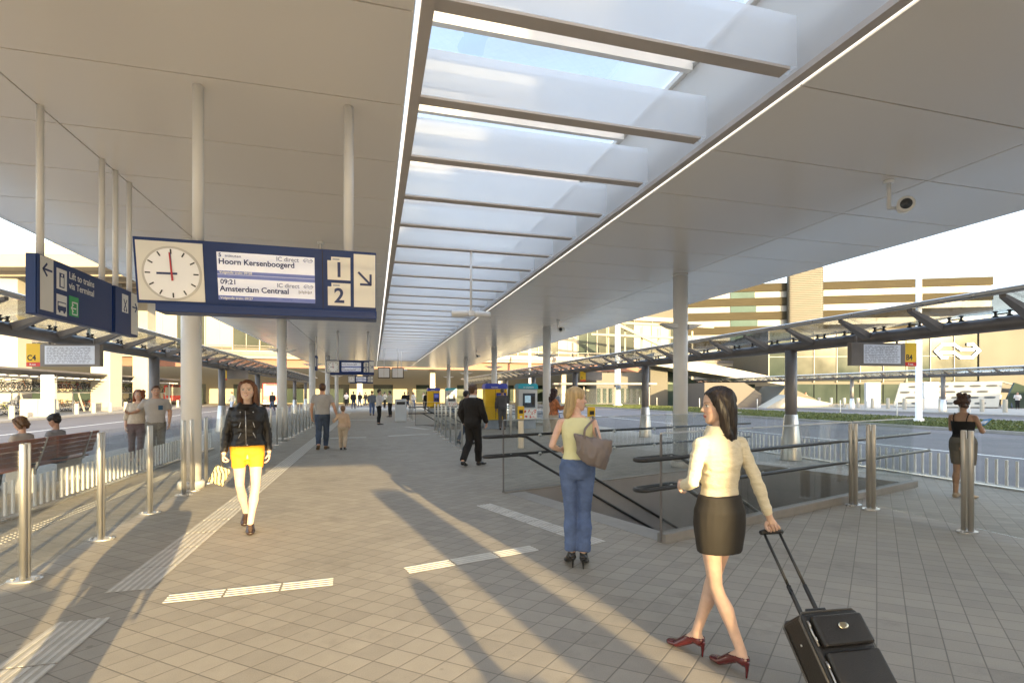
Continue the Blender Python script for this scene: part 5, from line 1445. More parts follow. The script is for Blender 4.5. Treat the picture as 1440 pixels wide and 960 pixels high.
    def collar(s, m, h=.05, r=.066, parent=None):
        mb = MB(); c0_, c1_ = s.spine(1.405), s.spine(1.445)
        rs = []
        for c, rr, dz_ in ((c0_, r*1.30, 0), (c1_, r*1.02, h*.5), (c1_, r*1.0, h), (c1_, r*1.12, h*.9), (c0_, r*1.42, .01)):
            rs.append([(c.x + rr*math.cos(2*PI*k/20), c.y + .01 + rr*.92*math.sin(2*PI*k/20), c.z + dz_ - (.022 if math.sin(2*PI*k/20) > .6 else 0)) for k in range(20)])
        mb.smooth = True; mb.rings(rs, cap=False); return mb.build('collar', m, parent or s.root)
    def shoes(s, m, heel=0.0, name='shoe', grow=.006, low=False):
        for e in 'lr':
            mb = MB(); s.foot(mb, e, grow)
            a, t = s.J['ank' + e], s.J['toe' + e]; d = V((t.x - a.x, t.y - a.y, 0)).normalized()
            if heel:
                hp = V((a.x, a.y, a.z - .06)) - d*.04
                mb.tube([hp, hp + V((0, 0, -.02)) - d*.004, V((hp.x, hp.y, max(.002, a.z - .085 - heel)))], [.022, .013, .0065], 8)
            me = remesh(mb, .0042 if s.q == 'hero' else .010, 3)
            lim = a.z - (.028 if low else .002)
            if low: cut(me, lambda c: c.z < lim - max(0, min(.03, ((c - a).dot(d) - .0)*.25)) or (c - a).dot(d) > .115 or c.z < a.z - .06)
            else: cut(me, lambda c: c.z < lim)
            me.materials.append(m); me.name = name; link(name, me, s.root)
    # ---- hair
    def hair(s, m, style='short', length=.25, seed=1.0, sway=(0, 0), vol=1.0):
        T = MB(); fem = style != 'short'
        T.ball((0, -.018, .038), (.0855*vol, .103, .091*vol), 28, 18)
        if style == 'short':
            T.ball((0, -.035, .0), (.078, .078, .085), 18, 12)
            T.ball((0, .035, .105), (.060, .045, .022), 14, 9)
        if style in ('long', 'wavy', 'bob', 'curly'):
            sx_, sy_ = sway; L_ = length
            T.tube([(0, -.045, .06), (0, -.062, -.02), (sx_*.2, -.072 + sy_*.2, -.02 - L_*.35), (sx_*.6, -.082 + sy_*.6, -.02 - L_*.7), (sx_, -.080 + sy_, -.02 - L_)],
                   [(.080*vol, .060), (.086*vol, .056), (.090*vol, .046), (.086*vol, .038), (.050*vol, .018)], 18, up=(0, 1, 0))
            for x in ((-1, 1) if style != 'wavy' else (-1,)):
                T.tube([(x*.050, .028, .095), (x*.076, .010, .04), (x*.084*vol, -.012, -.04), (x*.086*vol + sx_*.4, -.035, -.06 - L_*.45), (x*.070 + sx_*.8, -.05, -.04 - L_*.85)],
                       [.026, .030, .032, .034, .014], 10)
        if style == 'curly':
            rg_ = random.Random(3)
            for i in range(60):
                a = rg_.uniform(0, 2*PI); h = rg_.uniform(-.02 - length, .11)
                rr = .075 + .03*rg_.random()
                if math.sin(a) > .2 and h < .05: continue
                T.ball((rr*math.cos(a)*vol, -.03 + rr*math.sin(a)*.95, h), rg_.uniform(.022, .036), 8, 6)
        if style in ('bun', 'updo'):
            T.ball((0, -.040, .01), (.082, .078, .088), 18, 12); T.ball((0, -.02, .045), (.092, .108, .094), 20, 14)
            if style == 'bun': T.ball((0, -.098, .085), (.040, .038, .038), 14, 10)
            else:
                rg_ = random.Random(5)
                for i in range(16):
                    T.ball((rg_.uniform(-.075, .075), -.085 + rg_.uniform(-.03, .06), rg_.uniform(-.06, .12)), rg_.uniform(.032, .048), 8, 6)
        v = {'hero': .0055, 'mid': .008, 'far': .014}[s.q]
        me = remesh(T, v, 3)
        st = (1, 1, .16) if style in ('long', 'bob') else ((1, 1, .5) if style == 'wavy' else (1, 1, 1))
        wrinkle(me, .0065 if style != 'curly' else .008, 40 if style in ('long', 'bob') else 22, st, seed, True)
        def keep(p):
            if p.y <= .004: return True
            hl = -.075 + (p.y - .004)*(1.95 if style == 'short' else 2.25)
            if style in ('long', 'wavy', 'bob', 'curly') and abs(p.x) > .066: hl -= .5
            return p.z > min(hl, .083 if style != 'short' else .072)
        cut(me, keep)
        me.transform(s.HM); me.materials.append(m); me.name = 'hair'; return link('hair', me, s.root)

M_DENIM = cloth('denim', (.10, .145, .27), var=.28, scale=7, bump=.5, bscale=20)
M_DENIMD = cloth('denim_dark', (.050, .070, .115), var=.35, scale=5)
M_BLKCLOTH = cloth('black_cloth', (.014, .0135, .014), .75, var=.2)
M_SUIT = cloth('suit_black', (.016, .014, .013), .7, var=.2)
M_SHOEB = mat('black_leather', (.012, .011, .011), .28, var=.15, scale=8, coat=.3)

# ---- 1 woman with suitcase, walking away
LX, LY = 2.02, 2.66
HEEL = .075
f1 = Fig('person', 'dark-haired woman in cream blouse and dark mini skirt walking away pulling a suitcase', (LX, LY, 0), R(6), H=1.605, q='hero', skin=(.66, .44, .32),
         joints={'ankl': (.045, -.13, .085 + HEEL), 'kneel': (-.035, .0, .53), 'toel': (.02, .03, .02), 'ankr': (-.035, .17, .085 + HEEL), 'kneer': (.065, .12, .53), 'toer': (-.09, .32, .02),
                 'shl': (-.158, .0, 1.358), 'elbl': (-.240, -.03, 1.12), 'wril': (-.17, .17, 1.06), 'finl': (-.08, .30, 1.06),
                 'shr': (.160, -.005, 1.358), 'elbr': (.225, -.075, 1.125), 'wrir': (.315, -.10, .915 - HEEL*.5), 'finr': (.345, -.13, .80 - HEEL*.5)},
         head_yaw=62, head_pitch=-3, hip_yaw=-4, sh_yaw=3, dz=HEEL, slim=.92)
f1.body(curl=(.6, 1.5), hold=(None, (-.6, -.8, .1)))
M_BLOUSE = cloth('cream_blouse', (.70, .625, .45), .7, var=.05, bump=.8, bscale=11, stretch=(1, 1, 2.2))
bl = f1.top(M_BLOUSE, 'blouse', z0=.97, off=.007, soff=.006, sleeve={'l': 1.62, 'r': 1.93}, neck=1.43, amp=.0075, seed=3.3, stretch=(1.0, 1.0, 2.2), hemoff=-.012)
f1.collar(M_BLOUSE, .022, .066, bl)
f1.skirt(mat('skirt_dark', (.020, .016, .011), .7, var=.15, scale=4, bump=.2, bscale=300), .665, 1.03, .008, -.014)
f1.hair(hair_mat('hair_dark', (.018, .011, .008)), 'long', .27, 2.0, sway=(.035, .02))
M_HEELR = mat('oxblood_leather', (.085, .010, .012), .22, var=.15, scale=6, coat=.5)
f1.shoes(M_HEELR, heel=HEEL, name='high_heel', grow=.0045, low=True)
# suitcase
hw = f1.root.matrix_basis if False else (Matrix.Translation((LX, LY, 0)) @ Matrix.Rotation(R(6), 4, 'Z') @ Matrix.Scale(1.605/1.70, 4))
wr = hw @ f1.J['wrir']; fr_ = hw @ f1.J['finr']; grip = wr + (fr_ - wr).normalized()*.078
B0 = ground(1226, 1040); B0.z = .03
ax = (grip - B0); AL = ax.length; az_ = ax.normalized()
fwd = V((az_.x, az_.y, 0)).normalized(); sx_ = V((fwd.y, -fwd.x, 0)); ny = az_.cross(sx_).normalized()
if ny.dot(fwd) < 0: ny = -ny
t = thing('suitcase', 'black two-wheeled suitcase pulled by the woman in the cream blouse', 'suitcase', B0, 0)
t.matrix_basis = frame_m(B0, sx_, sx_.cross(az_)*-1 if False else az_.cross(sx_), az_)
# local: x across, z along the rods, +y towards the woman (rod side), front pockets at -y
M_SCASE = mat('suitcase_leather', (.020, .017, .014), .36, var=.25, scale=3, bump=.25, bscale=120, spec=.5)
M_SPIPE = mat('suitcase_piping', (.09, .08, .065), .4, var=.2)
def rbox(b, x0, x1, y0, y1, z0, z1): b.box(x0, x1, y0, y1, z0, z1)
b = MB(); b.box(-.175, .175, -.115, .075, .02, .535); b.build('case', M_SCASE, t, bevel=.035, seg=4)
b = MB(); b.box(-.15, .15, -.150, -.118, .06, .335); p = b.build('lower_pocket', M_SCASE, t, bevel=.022, seg=4)
b = MB(); b.box(-.145, .145, -.158, -.118, .355, .505); p2 = b.build('upper_pocket', M_SCASE, t, bevel=.026, seg=4)
b = MB(); b.ball((.0, -.162, .445), (.030, .004, .018), 16, 8); b.build('badge', mat('badge_metal', (.65, .58, .42), .25, metal=1, var=.1), p2)
for z0, z1, par, yy in ((.08, .30, p, -.122), (.37, .49, p2, -.122)):
    b = MB(); b.tube([(-.158, yy, z0), (-.160, yy, (z0+z1)/2), (-.158, yy, z1)], .005, 6); b.ball((-.160, yy - .006, z1 - .02), (.006, .006, .014), 8, 6); b.ball((-.160, yy - .006, z0 + .03), (.006, .006, .014), 8, 6); b.build('zip', M_STEEL, par)
for y in (-.095, .055):
    b = MB(); lp = [(-.150, .022), (-.178, .05), (-.178, .505), (-.150, .538), (.150, .538), (.178, .505), (.178, .05), (.150, .022)]
    b.tube([(x, y, z) for x, z in lp] + [(lp[0][0], y, lp[0][1])], .006, 6); b.build('piping', M_SPIPE, t)
b = MB(); b.tube([(-.06, -.02, .535), (-.055, -.02, .565), (.055, -.02, .565), (.06, -.02, .535)], .011, 8); b.build('carry_handle', M_RAIL, t)
b = MB()
for x in (-.052, .052):
    b.tube([(x, .035, .45), (x, .035, .72)], .0125, 10); b.tube([(x, .035, .70), (x, .035, AL - .012)], .0085, 10)
b.build('rods', mat('rod_metal', (.06, .058, .055), .3, metal=.6, var=.1), t)
b = MB(); b.tube([(-.075, .035, AL), (-.05, .035, AL + .004), (.05, .035, AL + .004), (.075, .035, AL)], [.013, .017, .017, .013], 12); b.build('grip', M_RAIL, t)
for x in (-.15, .15):
    b = MB(); b.tube([(x - .014, .045, .015), (x + .014, .045, .015)], .035, 14); b.build('wheel', M_TYRE, t)
for x in (-.177,):
    b = MB()
    for z in (.16, .40): b.ball((x, -.02, z), (.003, .007, .007), 8, 6)
    b.build('stud', M_STEEL, t)

# ---- 2 blonde woman with tote bag
f2 = Fig('person', 'blonde woman in sleeveless pale yellow top and blue jeans with a grey tote bag', (1.88, 4.56, 0), R(-19), H=1.625, q='hero', skin=(.72, .47, .36),
         joints={'ankl': (-.055, -.02, .085 + HEEL), 'toel': (-.085, .13, .02), 'kneel': (-.066, .01, .55), 'ankr': (.060, -.045, .085 + HEEL), 'toer': (.085, .11, .02), 'kneer': (.075, .0, .55),
                 'elbl': (-.255, -.04, 1.13), 'wril': (-.17, .17, 1.07), 'finl': (-.06, .26, 1.10),
                 'shr': (.162, -.01, 1.365), 'elbr': (.225, -.085, 1.11), 'wrir': (.185, .14, 1.10), 'finr': (.13, .26, 1.13)},
         head_yaw=-76, head_pitch=-2, dz=HEEL, lip=(.55, .12, .12), brow=(.25, .16, .08), slim=.97)
f2.body(curl=(.8, .8))
jb = f2.trousers(M_DENIM, 'jeans', .010, 1.98, 1.0, .012, .036, .0055, 2.4)
f2.top(cloth('pale_yellow_knit', (.74, .72, .42), .8, var=.05, bump=.3, bscale=40), 'top', z0=.975, off=.009, sleeve=0, soff=.004, neck=1.412, amp=.004, seed=7., hemoff=-.004)
f2.hair(hair_mat('hair_blonde', (.46, .32, .15), .4), 'wavy', .19, 4.0, sway=(-.02, -.02), vol=1.03)
f2.shoes(M_SHOEB, heel=HEEL, name='high_heel')
t = thing('tote_bag', 'slouchy grey-taupe tote bag hanging from the blonde woman\'s right shoulder', 'bag', (1.88, 4.56, 0), R(-19))
M_TOTE = mat('tote_leather', (.185, .150, .135), .45, var=.15, scale=6, bump=.5, bscale=14)
mb = MB(); cx, cy, cz = .115, -.165, .985
rs = []
for z, rx, ry in ((0, .105, .04), (.02, .128, .058), (.09, .150, .068), (.17, .168, .052), (.235, .182, .028), (.25, .182, .018)):
    rs.append([(cx + .02 + rx*math.cos(2*PI*k/20), cy + ry*math.sin(2*PI*k/20), cz + z - .035*math.cos(2*PI*k/20) + .02*math.cos(2*PI*k/20)**2*(z > .2)) for k in range(20)])
mb.rings(rs); me = remesh(mb, .009, 4); wrinkle(me, .014, 9, (1.4, 1.4, .8), 3.); me.materials.append(M_TOTE)
link('bag_body', me, t)
for y in (-.03, .012):
    b = MB(); sh = f2.J['shr']
    b.tube(spline([(cx - .05, cy + y*.6, cz + .20), (cx - .055, cy + y, cz + .33), (sh.x - .012, -.055 + y*.3, sh.z*.956 + .03), (sh.x - .018, .0, sh.z*.956 + .058), (sh.x + .0, .045, sh.z*.956 + .0), (cx + .055, cy + .05 + y, cz + .30), (cx + .085, cy + y*.5, cz + .21)]), (.009, .004), 8); b.build('strap', M_TOTE, t)

# ---- 3 woman in leather jacket and yellow shorts
f3 = Fig('person', 'smiling auburn-haired woman in black leather jacket and yellow shorts walking towards the viewer', (-1.50, 6.96, 0), R(191), H=1.80, q='hero', skin=(.70, .49, .37),
         joints={'ankl': (-.030, .20, .085), 'kneel': (-.085, .10, .49), 'toel': (-.035, .37, .02), 'ankr': (.02, -.20, .13), 'kneer': (.080, .02, .50), 'toer': (.03, -.05, .03),
                 'shl': (-.150, -.005, 1.362), 'shr': (.150, -.005, 1.362), 'elbl': (-.208, -.05, 1.11), 'wril': (-.228, .01, .865), 'finl': (-.225, .05, .70), 'elbr': (.214, -.03, 1.11), 'wrir': (.240, .05, .87), 'finr': (.250, .09, .72)},
         head_yaw=-12, head_pitch=4, hip_yaw=4, sh_yaw=-4, lip=(.55, .18, .16), brow=(.14, .06, .03), smile=True)
f3.body(curl=(.5, 1.1))
f3.shorts(cloth('yellow_shorts', (.80, .36, .03), .75, var=.06), hem=.50, off=.008, flare=.010, top=1.0)
M_LEATH = mat('leather_jacket', (.016, .0135, .012), .44, var=.25, scale=6, bump=.6, bscale=13, spec=.5)
jk = f3.top(M_LEATH, 'jacket', z0=.955, off=.019, sleeve=1.93, soff=.013, neck=1.43, amp=.008, seed=5., stretch=(1.1, 1.1, 2.2), hemoff=.027)
f3.collar(M_LEATH, .012, .082, jk)
b = MB()
for x, z, sl_ in ((-.075, 1.20, .6), (.085, 1.20, -.6), (-.085, 1.08, .9), (.09, 1.08, -.9)):
    b.tube([(x, .137, z - .03), (x + sl_*.03, .141, z + .03)], .004, 6)
b.tube([(.012, .152, .98), (.015, .166, 1.2), (.02, .128, 1.36)], .004, 6)
for x, z in ((-.06, 1.345), (.07, 1.345), (.0, .972)): b.ball((x, .150 if z < 1.1 else .128, z), .008, 8, 6)
b.build('zip', M_ALU, jk)
f3.hair(hair_mat('hair_auburn', (.13, .048, .020)), 'long', .24, 6.0, sway=(0, .0), vol=1.0)
f3.shoes(mat('loafer', (.030, .016, .010), .35, var=.2, coat=.2), name='loafer', grow=.008)
wq = Matrix.Translation((-1.50, 6.96, 0)) @ Matrix.Rotation(R(191), 4, 'Z') @ Matrix.Scale(1.80/1.70, 4)
hp = wq @ (f3.J['finr'] + V((.02, .0, -.02)))
t = thing('clutch_bag', 'zebra-patterned clutch bag held by the woman in yellow shorts', 'bag', hp, R(185))
def zebra():
    m = mat('zebra_print', (.7, .62, .40), .5, var=.05); nt_ = m.node_tree; N = nt_.nodes; L = nt_.links
    wv = N.new('ShaderNodeTexWave'); wv.inputs['Scale'].default_value = 9; wv.inputs['Distortion'].default_value = 6; wv.inputs['Detail'].default_value = 2
    tc_ = N.new('ShaderNodeTexCoord'); L.new(tc_.outputs['Object'], wv.inputs['Vector'])
    r_ = N.new('ShaderNodeValToRGB'); r_.color_ramp.interpolation = 'CONSTANT'; r_.color_ramp.elements[0].color = (.02, .016, .01, 1); r_.color_ramp.elements[1].position = .38; r_.color_ramp.elements[1].color = (.62, .52, .24, 1)
    L.new(wv.outputs['Fac'], r_.inputs[0]); L.new(r_.outputs[0], N['Principled BSDF'].inputs['Base Color']); return m
b = MB(); b.obox((.01, 0, -.07), (1, 0, .45), (0, 1, 0), (-.45, 0, 1), .085, .014, .105); b.build('bag_body', zebra(), t, bevel=.012)
b = MB(); b.tube([(-.03, 0, .01), (-.01, 0, .05), (.03, .0, .055), (.06, 0, .045)], .004, 6); b.build('strap', M_SHOEB, t)

# ---- 4 man in black suit
f4 = Fig('person', 'man in black suit strolling past the fence posts, looking to the right', (2.19, 11.5, 0), R(-48), H=1.84, male=True, q='mid', skin=(.58, .35, .25),
         joints={'ankl': (-.03, -.30, .14), 'kneel': (-.08, -.02, .50), 'toel': (-.06, -.17, .03), 'ankr': (.03, .16, .085), 'kneer': (.07, .10, .49), 'toer': (.05, .33, .02),
                 'elbl': (-.27, -.09, 1.12), 'wril': (-.24, .02, .88), 'finl': (-.2, .06, .74), 'elbr': (.27, .0, 1.12), 'wrir': (.24, .16, .90), 'finr': (.2, .2, .78)}, head_yaw=-18, head_pitch=3)
f4.body(); f4.trousers(M_SUIT, 'trousers', .016, 2.0, 1.0, .022, .030, .005)
jk = f4.top(M_SUIT, 'jacket', z0=.80, off=.030, sleeve=1.92, soff=.022, neck=1.44, amp=.005, seed=2., hemoff=.036)
f4.collar(mat('shirt_white', (.75, .74, .72), .7, var=.03), .045, .070)
f4.hair(hair_mat('hair_brown', (.085, .040, .020)), 'short'); f4.shoes(M_SHOEB, name='shoe', grow=.008)

# ---- 5 man and child
f5 = Fig('person', 'man in grey T-shirt and jeans walking away, holding a child by the hand', (-1.44, 15.9, 0), R(-2), H=1.93, male=True, q='mid', skin=(.55, .31, .21),
         joints={'ankl': (-.07, -.20, .15), 'kneel': (-.09, .03, .50), 'toel': (-.10, -.08, .03), 'ankr': (.06, .18, .085), 'kneer': (.085, .12, .49), 'toer': (.09, .35, .02),
                 'elbr': (.29, -.02, 1.12), 'wrir': (.36, .02, .87), 'finr': (.38, .03, .72)}, head_yaw=0)
f5.body(curl=(.5, 1.2)); f5.trousers(M_DENIMD, 'jeans', .014, 1.97, 1.0, .016, .018, .005)
f5.top(cloth('grey_tee', (.36, .345, .33), .85, var=.06), 't_shirt', z0=.92, off=.017, sleeve=.62, soff=.016, amp=.006, seed=6.)
f5.hair(hair_mat('hair_brown', (.085, .040, .020)), 'short'); f5.shoes(mat('tan_boot', (.10, .055, .025), .6, var=.2), name='shoe', grow=.010)
f6 = Fig('person', 'small child in beige sweater and trousers walking hand in hand with the man in grey', (-.86, 15.75, 0), R(-2), H=1.27, male=False, q='mid', skin=(.60, .36, .25),
         joints={'ankl': (-.08, .12, .085), 'kneel': (-.09, .08, .49), 'toel': (-.10, .28, .02), 'ankr': (.08, -.14, .13), 'kneer': (.09, .02, .49), 'toer': (.10, .0, .03),
                 'elbl': (-.27, .0, 1.20), 'wril': (-.36, .0, 1.08), 'finl': (-.40, .0, 1.20), 'head': (0, .02, 1.60)}, slim=1.06)
f6.HM = f6.HM @ Matrix.Scale(1.12, 4)
f6.body(); f6.trousers(cloth('beige_trousers', (.46, .37, .27)), 'trousers', .022, 1.96, 1.0, .026, .03, .006)
f6.top(cloth('beige_sweater', (.50, .36, .25), .9), 'sweater', z0=.90, off=.026, sleeve=1.95, soff=.022, amp=.006, seed=9.)
f6.hair(hair_mat('hair_lightbrown', (.18, .10, .05)), 'short'); f6.shoes(M_SHOEB, name='shoe', grow=.01)

# ---- 6 couple beyond the striped screen
f7 = Fig('person', 'red-haired woman in cream blouse leaning against a man behind the glass fence', (-5.36, 13.9, 0), R(197), H=1.72, smile=True, q='mid', skin=(.66, .42, .31), head_yaw=-16, head_pitch=2, lean=(-.03, 0),
         joints={'ankl': (-.05, .16, .085), 'toel': (-.06, .33, .02), 'kneel': (-.08, .1, .49), 'elbl': (-.24, .02, 1.16), 'wril': (-.33, .10, 1.06), 'finl': (-.40, .12, 1.1)})
f7.body(); f7.trousers(cloth('mauve_trousers', (.17, .11, .11)), 'trousers', .014, 1.9, 1.0, .016, .014)
f7.top(cloth('cream_lace', (.56, .48, .38), .85, var=.12, scale=30), 'blouse', z0=.93, off=.020, sleeve=1.4, soff=.020, neck=1.40, amp=.006)
f7.hair(hair_mat('hair_red', (.22, .062, .022)), 'curly', .14, vol=1.05); f7.shoes(M_SHOEB, name='shoe')
f8 = Fig('person', 'bearded man in grey T-shirt with blue chest pocket, arm around the red-haired woman', (-4.90, 13.7, 0), R(200), H=1.82, male=True, smile=True, q='mid', skin=(.55, .33, .23), head_yaw=8,
         joints={'ankr': (.06, .18, .085), 'toer': (.08, .36, .02), 'kneer': (.08, .12, .49), 'elbl': (-.26, .0, 1.13), 'wril': (-.24, .12, .90), 'elbr': (.32, -.06, 1.16), 'wrir': (.44, .06, 1.12), 'finr': (.54, .12, 1.16)})
f8.body(); f8.trousers(cloth('khaki_trousers', (.22, .19, .15)), 'trousers', .016, 1.95, 1.0, .02, .02)
ts = f8.top(cloth('grey_tee2', (.40, .375, .35), .85, var=.06), 't_shirt', z0=.90, off=.018, sleeve=.75, soff=.017, amp=.006)
b = MB(); b.obox((-.085, .158, 1.235), (1, .25, 0), (-.25, 1, 0), (0, 0, 1), .042, .006, .048); b.build('chest_pocket', cloth('blue_pocket', (.05, .11, .2)), ts, bevel=.004)
f8.hair(hair_mat('hair_brown', (.085, .040, .020)), 'short'); f8.shoes(M_SHOEB, name='shoe')

# ---- 7 two women on the bench (facing the left road)
def seated(label, x, y, rz, hyaw, hp_, skin, style, hm, cl, tr, H=1.66):
    d_ = -.415
    f = Fig('person', label, (x, y, 0), rz, H=H, q='mid', skin=skin, head_yaw=hyaw, head_pitch=hp_, dz=d_, lean=(0, .03),
            joints={'hipl': (-.09, .02, .90), 'hipr': (.09, .02, .90), 'kneel': (-.10, .46, .50), 'kneer': (.10, .46, .50), 'ankl': (-.10, .44, .085), 'ankr': (.10, .48, .085), 'toel': (-.10, .62, .02), 'toer': (.10, .66, .02),
                    'elbl': (-.21, .06, 1.12), 'wril': (-.08, .27, 1.06), 'finl': (.04, .30, 1.04), 'elbr': (.21, .06, 1.12), 'wrir': (.08, .27, 1.04), 'finr': (-.04, .32, 1.03)})
    f.body(); f.trousers(tr, 'trousers', .014, 1.95, 1.0, .014, .014); f.top(cl, 'sweater', z0=.90, off=.022, sleeve=1.93, soff=.02, amp=.006)
    f.hair(hm, style, .06); f.shoes(M_SHOEB, name='shoe'); return f
seated('seated woman with a brown bob and grey sweater, left one on the bench', -5.62, 10.35, R(82), 8, -22, (.62, .40, .30), 'bob', hair_mat('hair_chestnut', (.13, .065, .025)), cloth('taupe_sweater', (.38, .34, .30)), M_BLKCLOTH)
seated('seated woman with dark hair in a bun, right one on the bench', -5.60, 11.25, R(84), 5, -24, (.50, .30, .21), 'bun', hair_mat('hair_black', (.015, .011, .010)), cloth('grey_knit', (.27, .26, .26)), M_DENIMD)

# ---- 8 man at the ticket machine, 9 woman with curly hair, 10 woman with leaflets
f = Fig('person', 'man in dark grey suit standing with his back turned at the yellow ticket machine', (5.68, 22.65, 0), R(-8), H=1.86, male=True, q='mid', skin=(.42, .27, .2), head_pitch=-10,
        joints={'elbr': (.26, .08, 1.13), 'wrir': (.2, .32, 1.18), 'finr': (.18, .46, 1.22)})
f.body(); f.trousers(cloth('grey_suit', (.085, .083, .088)), 'trousers', .016, 1.97, 1.0, .022, .026); f.top(cloth('grey_suit', (.085, .083, .088)), 'jacket', z0=.82, off=.03, sleeve=1.92, soff=.022); f.hair(hair_mat('hair_greyish', (.10, .085, .075)), 'short'); f.shoes(M_SHOEB)
f9 = Fig('person', 'woman with long dark curls, orange blouse and beige trousers, holding red papers', (5.30, 14.7, 0), R(-88), H=1.77, q='mid', skin=(.30, .165, .10), head_yaw=0, head_pitch=-10,
         joints={'elbl': (-.22, .10, 1.14), 'wril': (-.10, .33, 1.20), 'finl': (-.06, .46, 1.26), 'elbr': (.22, .10, 1.14), 'wrir': (.12, .33, 1.20), 'finr': (.08, .46, 1.26)})
f9.body(curl=(.9, .9)); f9.trousers(cloth('beige_slacks', (.48, .41, .32)), 'trousers', .014, 1.97, 1.0, .02, .03)
f9.top(mat('orange_print', (.42, .15, .06), .8, var=.6, scale=14, bump=.3, bscale=16), 'blouse', z0=.95, off=.018, sleeve=1.5, soff=.02, amp=.006)
f9.hair(hair_mat('hair_darkred', (.035, .012, .010)), 'curly', .26, vol=1.12); f9.shoes(M_SHOEB)
q = Matrix.Translation((5.30, 14.7, 0)) @ Matrix.Rotation(R(-88), 4, 'Z') @ Matrix.Scale(1.77/1.70, 4)
pp = q @ V((0, .50, 1.27)); t = thing('folder', 'red papers held up by the woman with dark curls', 'papers', pp, R(-88))
b = MB(); b.obox((0, 0, .02), (1, 0, 0), (0, .8, .5), (0, -.5, .8), .15, .006, .15); b.obox((.02, .03, .03), (1, .1, 0), (-.1, .7, .5), (0, -.5, .8), .13, .004, .14); b.build('sheets', mat('red_paper', (.62, .09, .07), .6, var=.1), t)
f10 = Fig('person', 'woman with short brown curls and black strappy top reading blue papers, far right', (9.0, 5.95, 0), R(-80), H=1.60, q='hero', skin=(.36, .22, .145), head_yaw=12, head_pitch=-14,
          joints={'elbl': (-.215, .10, 1.13), 'wril': (-.12, .33, 1.17), 'finl': (-.08, .46, 1.22), 'elbr': (.215, .10, 1.12), 'wrir': (.14, .34, 1.12), 'finr': (.10, .47, 1.17)}, slim=1.02)
f10.body(curl=(1.0, 1.0)); f10.shorts(cloth('khaki_shorts', (.13, .115, .095)), hem=.82, off=.016, flare=.022, top=1.02)
tp = f10.top(M_BLKCLOTH, 'strappy_top', z0=.98, off=.008, sleeve=0, neck=1.29, amp=.002)
for sgn in (-1, 1):
    b = MB(); b.tube([(sgn*.085, -.098, 1.27), (sgn*.095, -.100, 1.34), (sgn*.098, -.045, 1.425), (sgn*.090, .065, 1.36), (sgn*.08, .11, 1.26)], .007, 6); b.build('strap', M_BLKCLOTH, tp)
f10.hair(hair_mat('hair_curls', (.055, .024, .012)), 'updo'); f10.shoes(cloth('beige_shoe', (.45, .36, .27)), name='shoe')
q = Matrix.Translation((9.0, 5.95, 0)) @ Matrix.Rotation(R(-80), 4, 'Z') @ Matrix.Scale(1.60/1.70, 4)
for (x, y, z), tl, lab in (((-.10, .44, 1.255), .3, 'blue folded leaflet in the left hand of the woman with short curls'), ((.06, .53, 1.24), -.4, 'blue-edged leaflet in the right hand of the woman with short curls')):
    pp = q @ V((x, y, z)); t = thing('leaflet', lab, 'leaflet', pp, R(-80 + 20*tl))
    b = MB(); b.obox((0, .02, .02), (1, 0, .2), (0, .8, .45), (-.2, -.45, .8), .055, .105, .004); o = b.build('sheet', mat('blue_paper', (.02, .22, .50), .45, var=.08), t)
    if tl < 0:
        b = MB(); b.obox((0, -.01, .012), (1, 0, .2), (0, .8, .45), (-.2, -.45, .8), .045, .05, .006); b.build('white_panel', M_SIGNW, o)

# ---- distant travellers: a few builds, copied
def walker(lab, male, skin, hm, top_m, bot_m, pose, style='short', sl=1.93, z0=.88, group=None):
    f = Fig('person', lab, (0, 0, 0), 0, H=1.75, male=male, q='far', skin=skin, joints=pose, group=group)
    f.body(); f.trousers(bot_m, 'trousers', .016, 1.97, 1.0, .02, .022, 0); f.top(top_m, 'top', z0=z0, off=.024, sleeve=sl, soff=.022, amp=0); f.hair(hm, style, .2); f.shoes(M_SHOEB); return f.root
STAND = {'ankl': (-.10, -.05, .085), 'toel': (-.12, .12, .02)}
PHONE = {'elbr': (.25, .10, 1.12), 'wrir': (.13, .16, 1.38), 'finr': (.09, .12, 1.52), 'elbl': (-.24, .04, 1.12), 'wril': (-.05, .16, 1.10), 'finl': (.08, .17, 1.14)}
WALK = {'ankl': (-.06, -.26, .15), 'kneel': (-.09, .0, .5), 'toel': (-.07, -.13, .03), 'ankr': (.06, .22, .085), 'kneer': (.09, .14, .49), 'toer': (.08, .39, .02), 'wril': (-.25, .14, .90), 'wrir': (.26, -.08, .88), 'elbr': (.26, -.08, 1.11)}
HB, HD = hair_mat('hair_brown', (.085, .040, .020)), hair_mat('hair_black', (.015, .011, .010))
Wp = walker('man in pale shirt and dark trousers on the phone in the middle of the hall', True, (.55, .35, .26), HD, cloth('pale_shirt', (.55, .53, .52)), M_BLKCLOTH, PHONE)
Wj = walker('person in light jacket standing on the phone below the timetable screens', True, (.55, .35, .26), HD, cloth('light_jacket', (.50, .45, .36)), M_BLKCLOTH, PHONE)
Wd = walker('man in denim jacket and jeans walking away, left of the man on the phone', True, (.5, .32, .24), HB, cloth('slate_jacket', (.14, .16, .19)), M_DENIM, WALK)
Wk = walker('person in dark coat walking in the far hall under the second departure board', True, (.4, .26, .2), HD, M_BLKCLOTH, M_DENIMD, WALK)
Ww = walker('woman in pale top and jeans standing near the far-right pavilion', False, (.6, .38, .28), hair_mat('hair_red', (.22, .062, .022)), cloth('pale_top', (.60, .55, .48)), M_DENIM, STAND, 'long')
def put(o, px, d, rz, H=None, lab=None):
    u = (px - 720)/720.0; o.location = (d*(SY + CY*u), d*(CY - SY*u), 0); o.rotation_euler = (0, 0, R(rz))
    if H: o.scale = (H/1.70,)*3
    if lab: o['label'] = lab
    return o
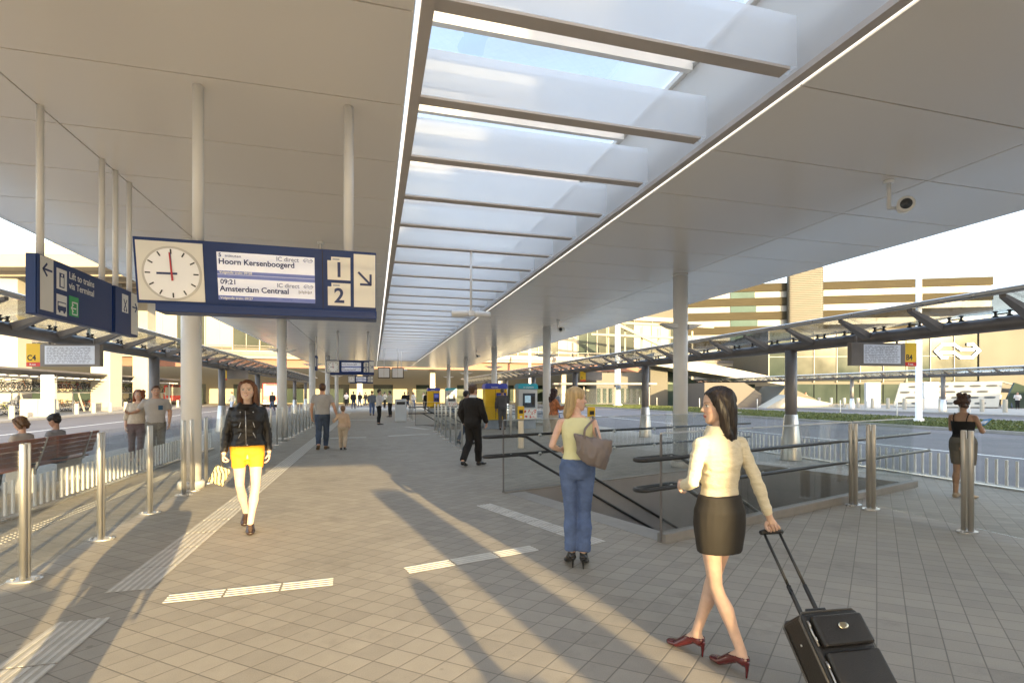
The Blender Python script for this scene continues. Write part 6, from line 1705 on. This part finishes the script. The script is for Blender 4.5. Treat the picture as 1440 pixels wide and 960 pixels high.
put(Wp, 533, 27.0, -80, 1.86); put(Wj, 548.5, 36.0, 60, 1.82); put(Wd, 523, 38.0, -10, 1.84); put(Wk, 497, 55, -20, 1.85); put(Ww, 1329, 57, 190, 1.75, 'woman with red hair standing right of the tall mast')
for src, px, d, rz, lab in ((Wk, 506, 62, 150, 'dark figure walking towards the viewer by the far red bus'), (Wk, 514, 70, 40, 'dark figure beyond the man in denim, far down the hall'), (Wj, 541, 58, -60, 'figure in light jacket between the phone callers, far behind'),
                           (Wk, 569, 52, 180, 'dark silhouette by the far stairs, left of a small group'), (Wk, 574, 54, 100, 'second dark silhouette of the small group by the far stairs'), (Ww, 581.5, 56, 200, 'woman in pale top in the small group by the far stairs'),
                           (Wj, 596, 60, 90, 'figure in light jacket, rightmost of the group by the far stairs'), (Wk, 600, 47, -30, 'figure at the far yellow ticket machine'), (Wp, 487, 66, 170, 'figure in pale shirt beside the last left columns'),
                           (Wd, 782, 31, 120, 'man in dark jacket standing between the curly-haired woman and the blonde woman'), (Wk, 1421, 57, 170, 'dark figure in front of the folded white pavilion entrance'),
                           (Wp, 1431, 54, 120, 'figure in pale shirt by the folded white pavilion entrance'), (Wj, 1405, 62, -30, 'figure in light jacket left of the pavilion entrance'), (Ww, 1133, 66, 160, 'woman in pale top near the ramp building, behind the shelter column'),
                           (Wk, 264, 40, 90, 'dark figure waiting at the left bus stop behind the first column'), (Wd, 326, 45, 60, 'figure in denim by the left bus stop, left of the woman in yellow shorts'), (Wk, 383, 47, 160, 'dark figure under the left shelter behind the fence'), (Wk, 655, 16.5, -60, 'man hidden behind the shoulder of the man in the suit')):
    put(dup(src), px, d, rz, 1.78 if d > 20 else 1.72, lab)
# travellers behind the viewpoint: only their long shadows reach the picture
for src, x, y, rz, lab in ((Wk, -1.0, -.45, 0, 'traveller walking behind the viewpoint, casting the long shadow on the left'), (Wd, 2.42, -5.76, 10, 'traveller behind the viewpoint whose shadow tip lies before the pale strips'), (Wp, -1.05, -3.45, -10, 'second traveller behind the viewpoint, left of the other')):
    o = dup(src); o.location = (x, y, 0); o.rotation_euler = (0, 0, R(rz)); o['label'] = lab
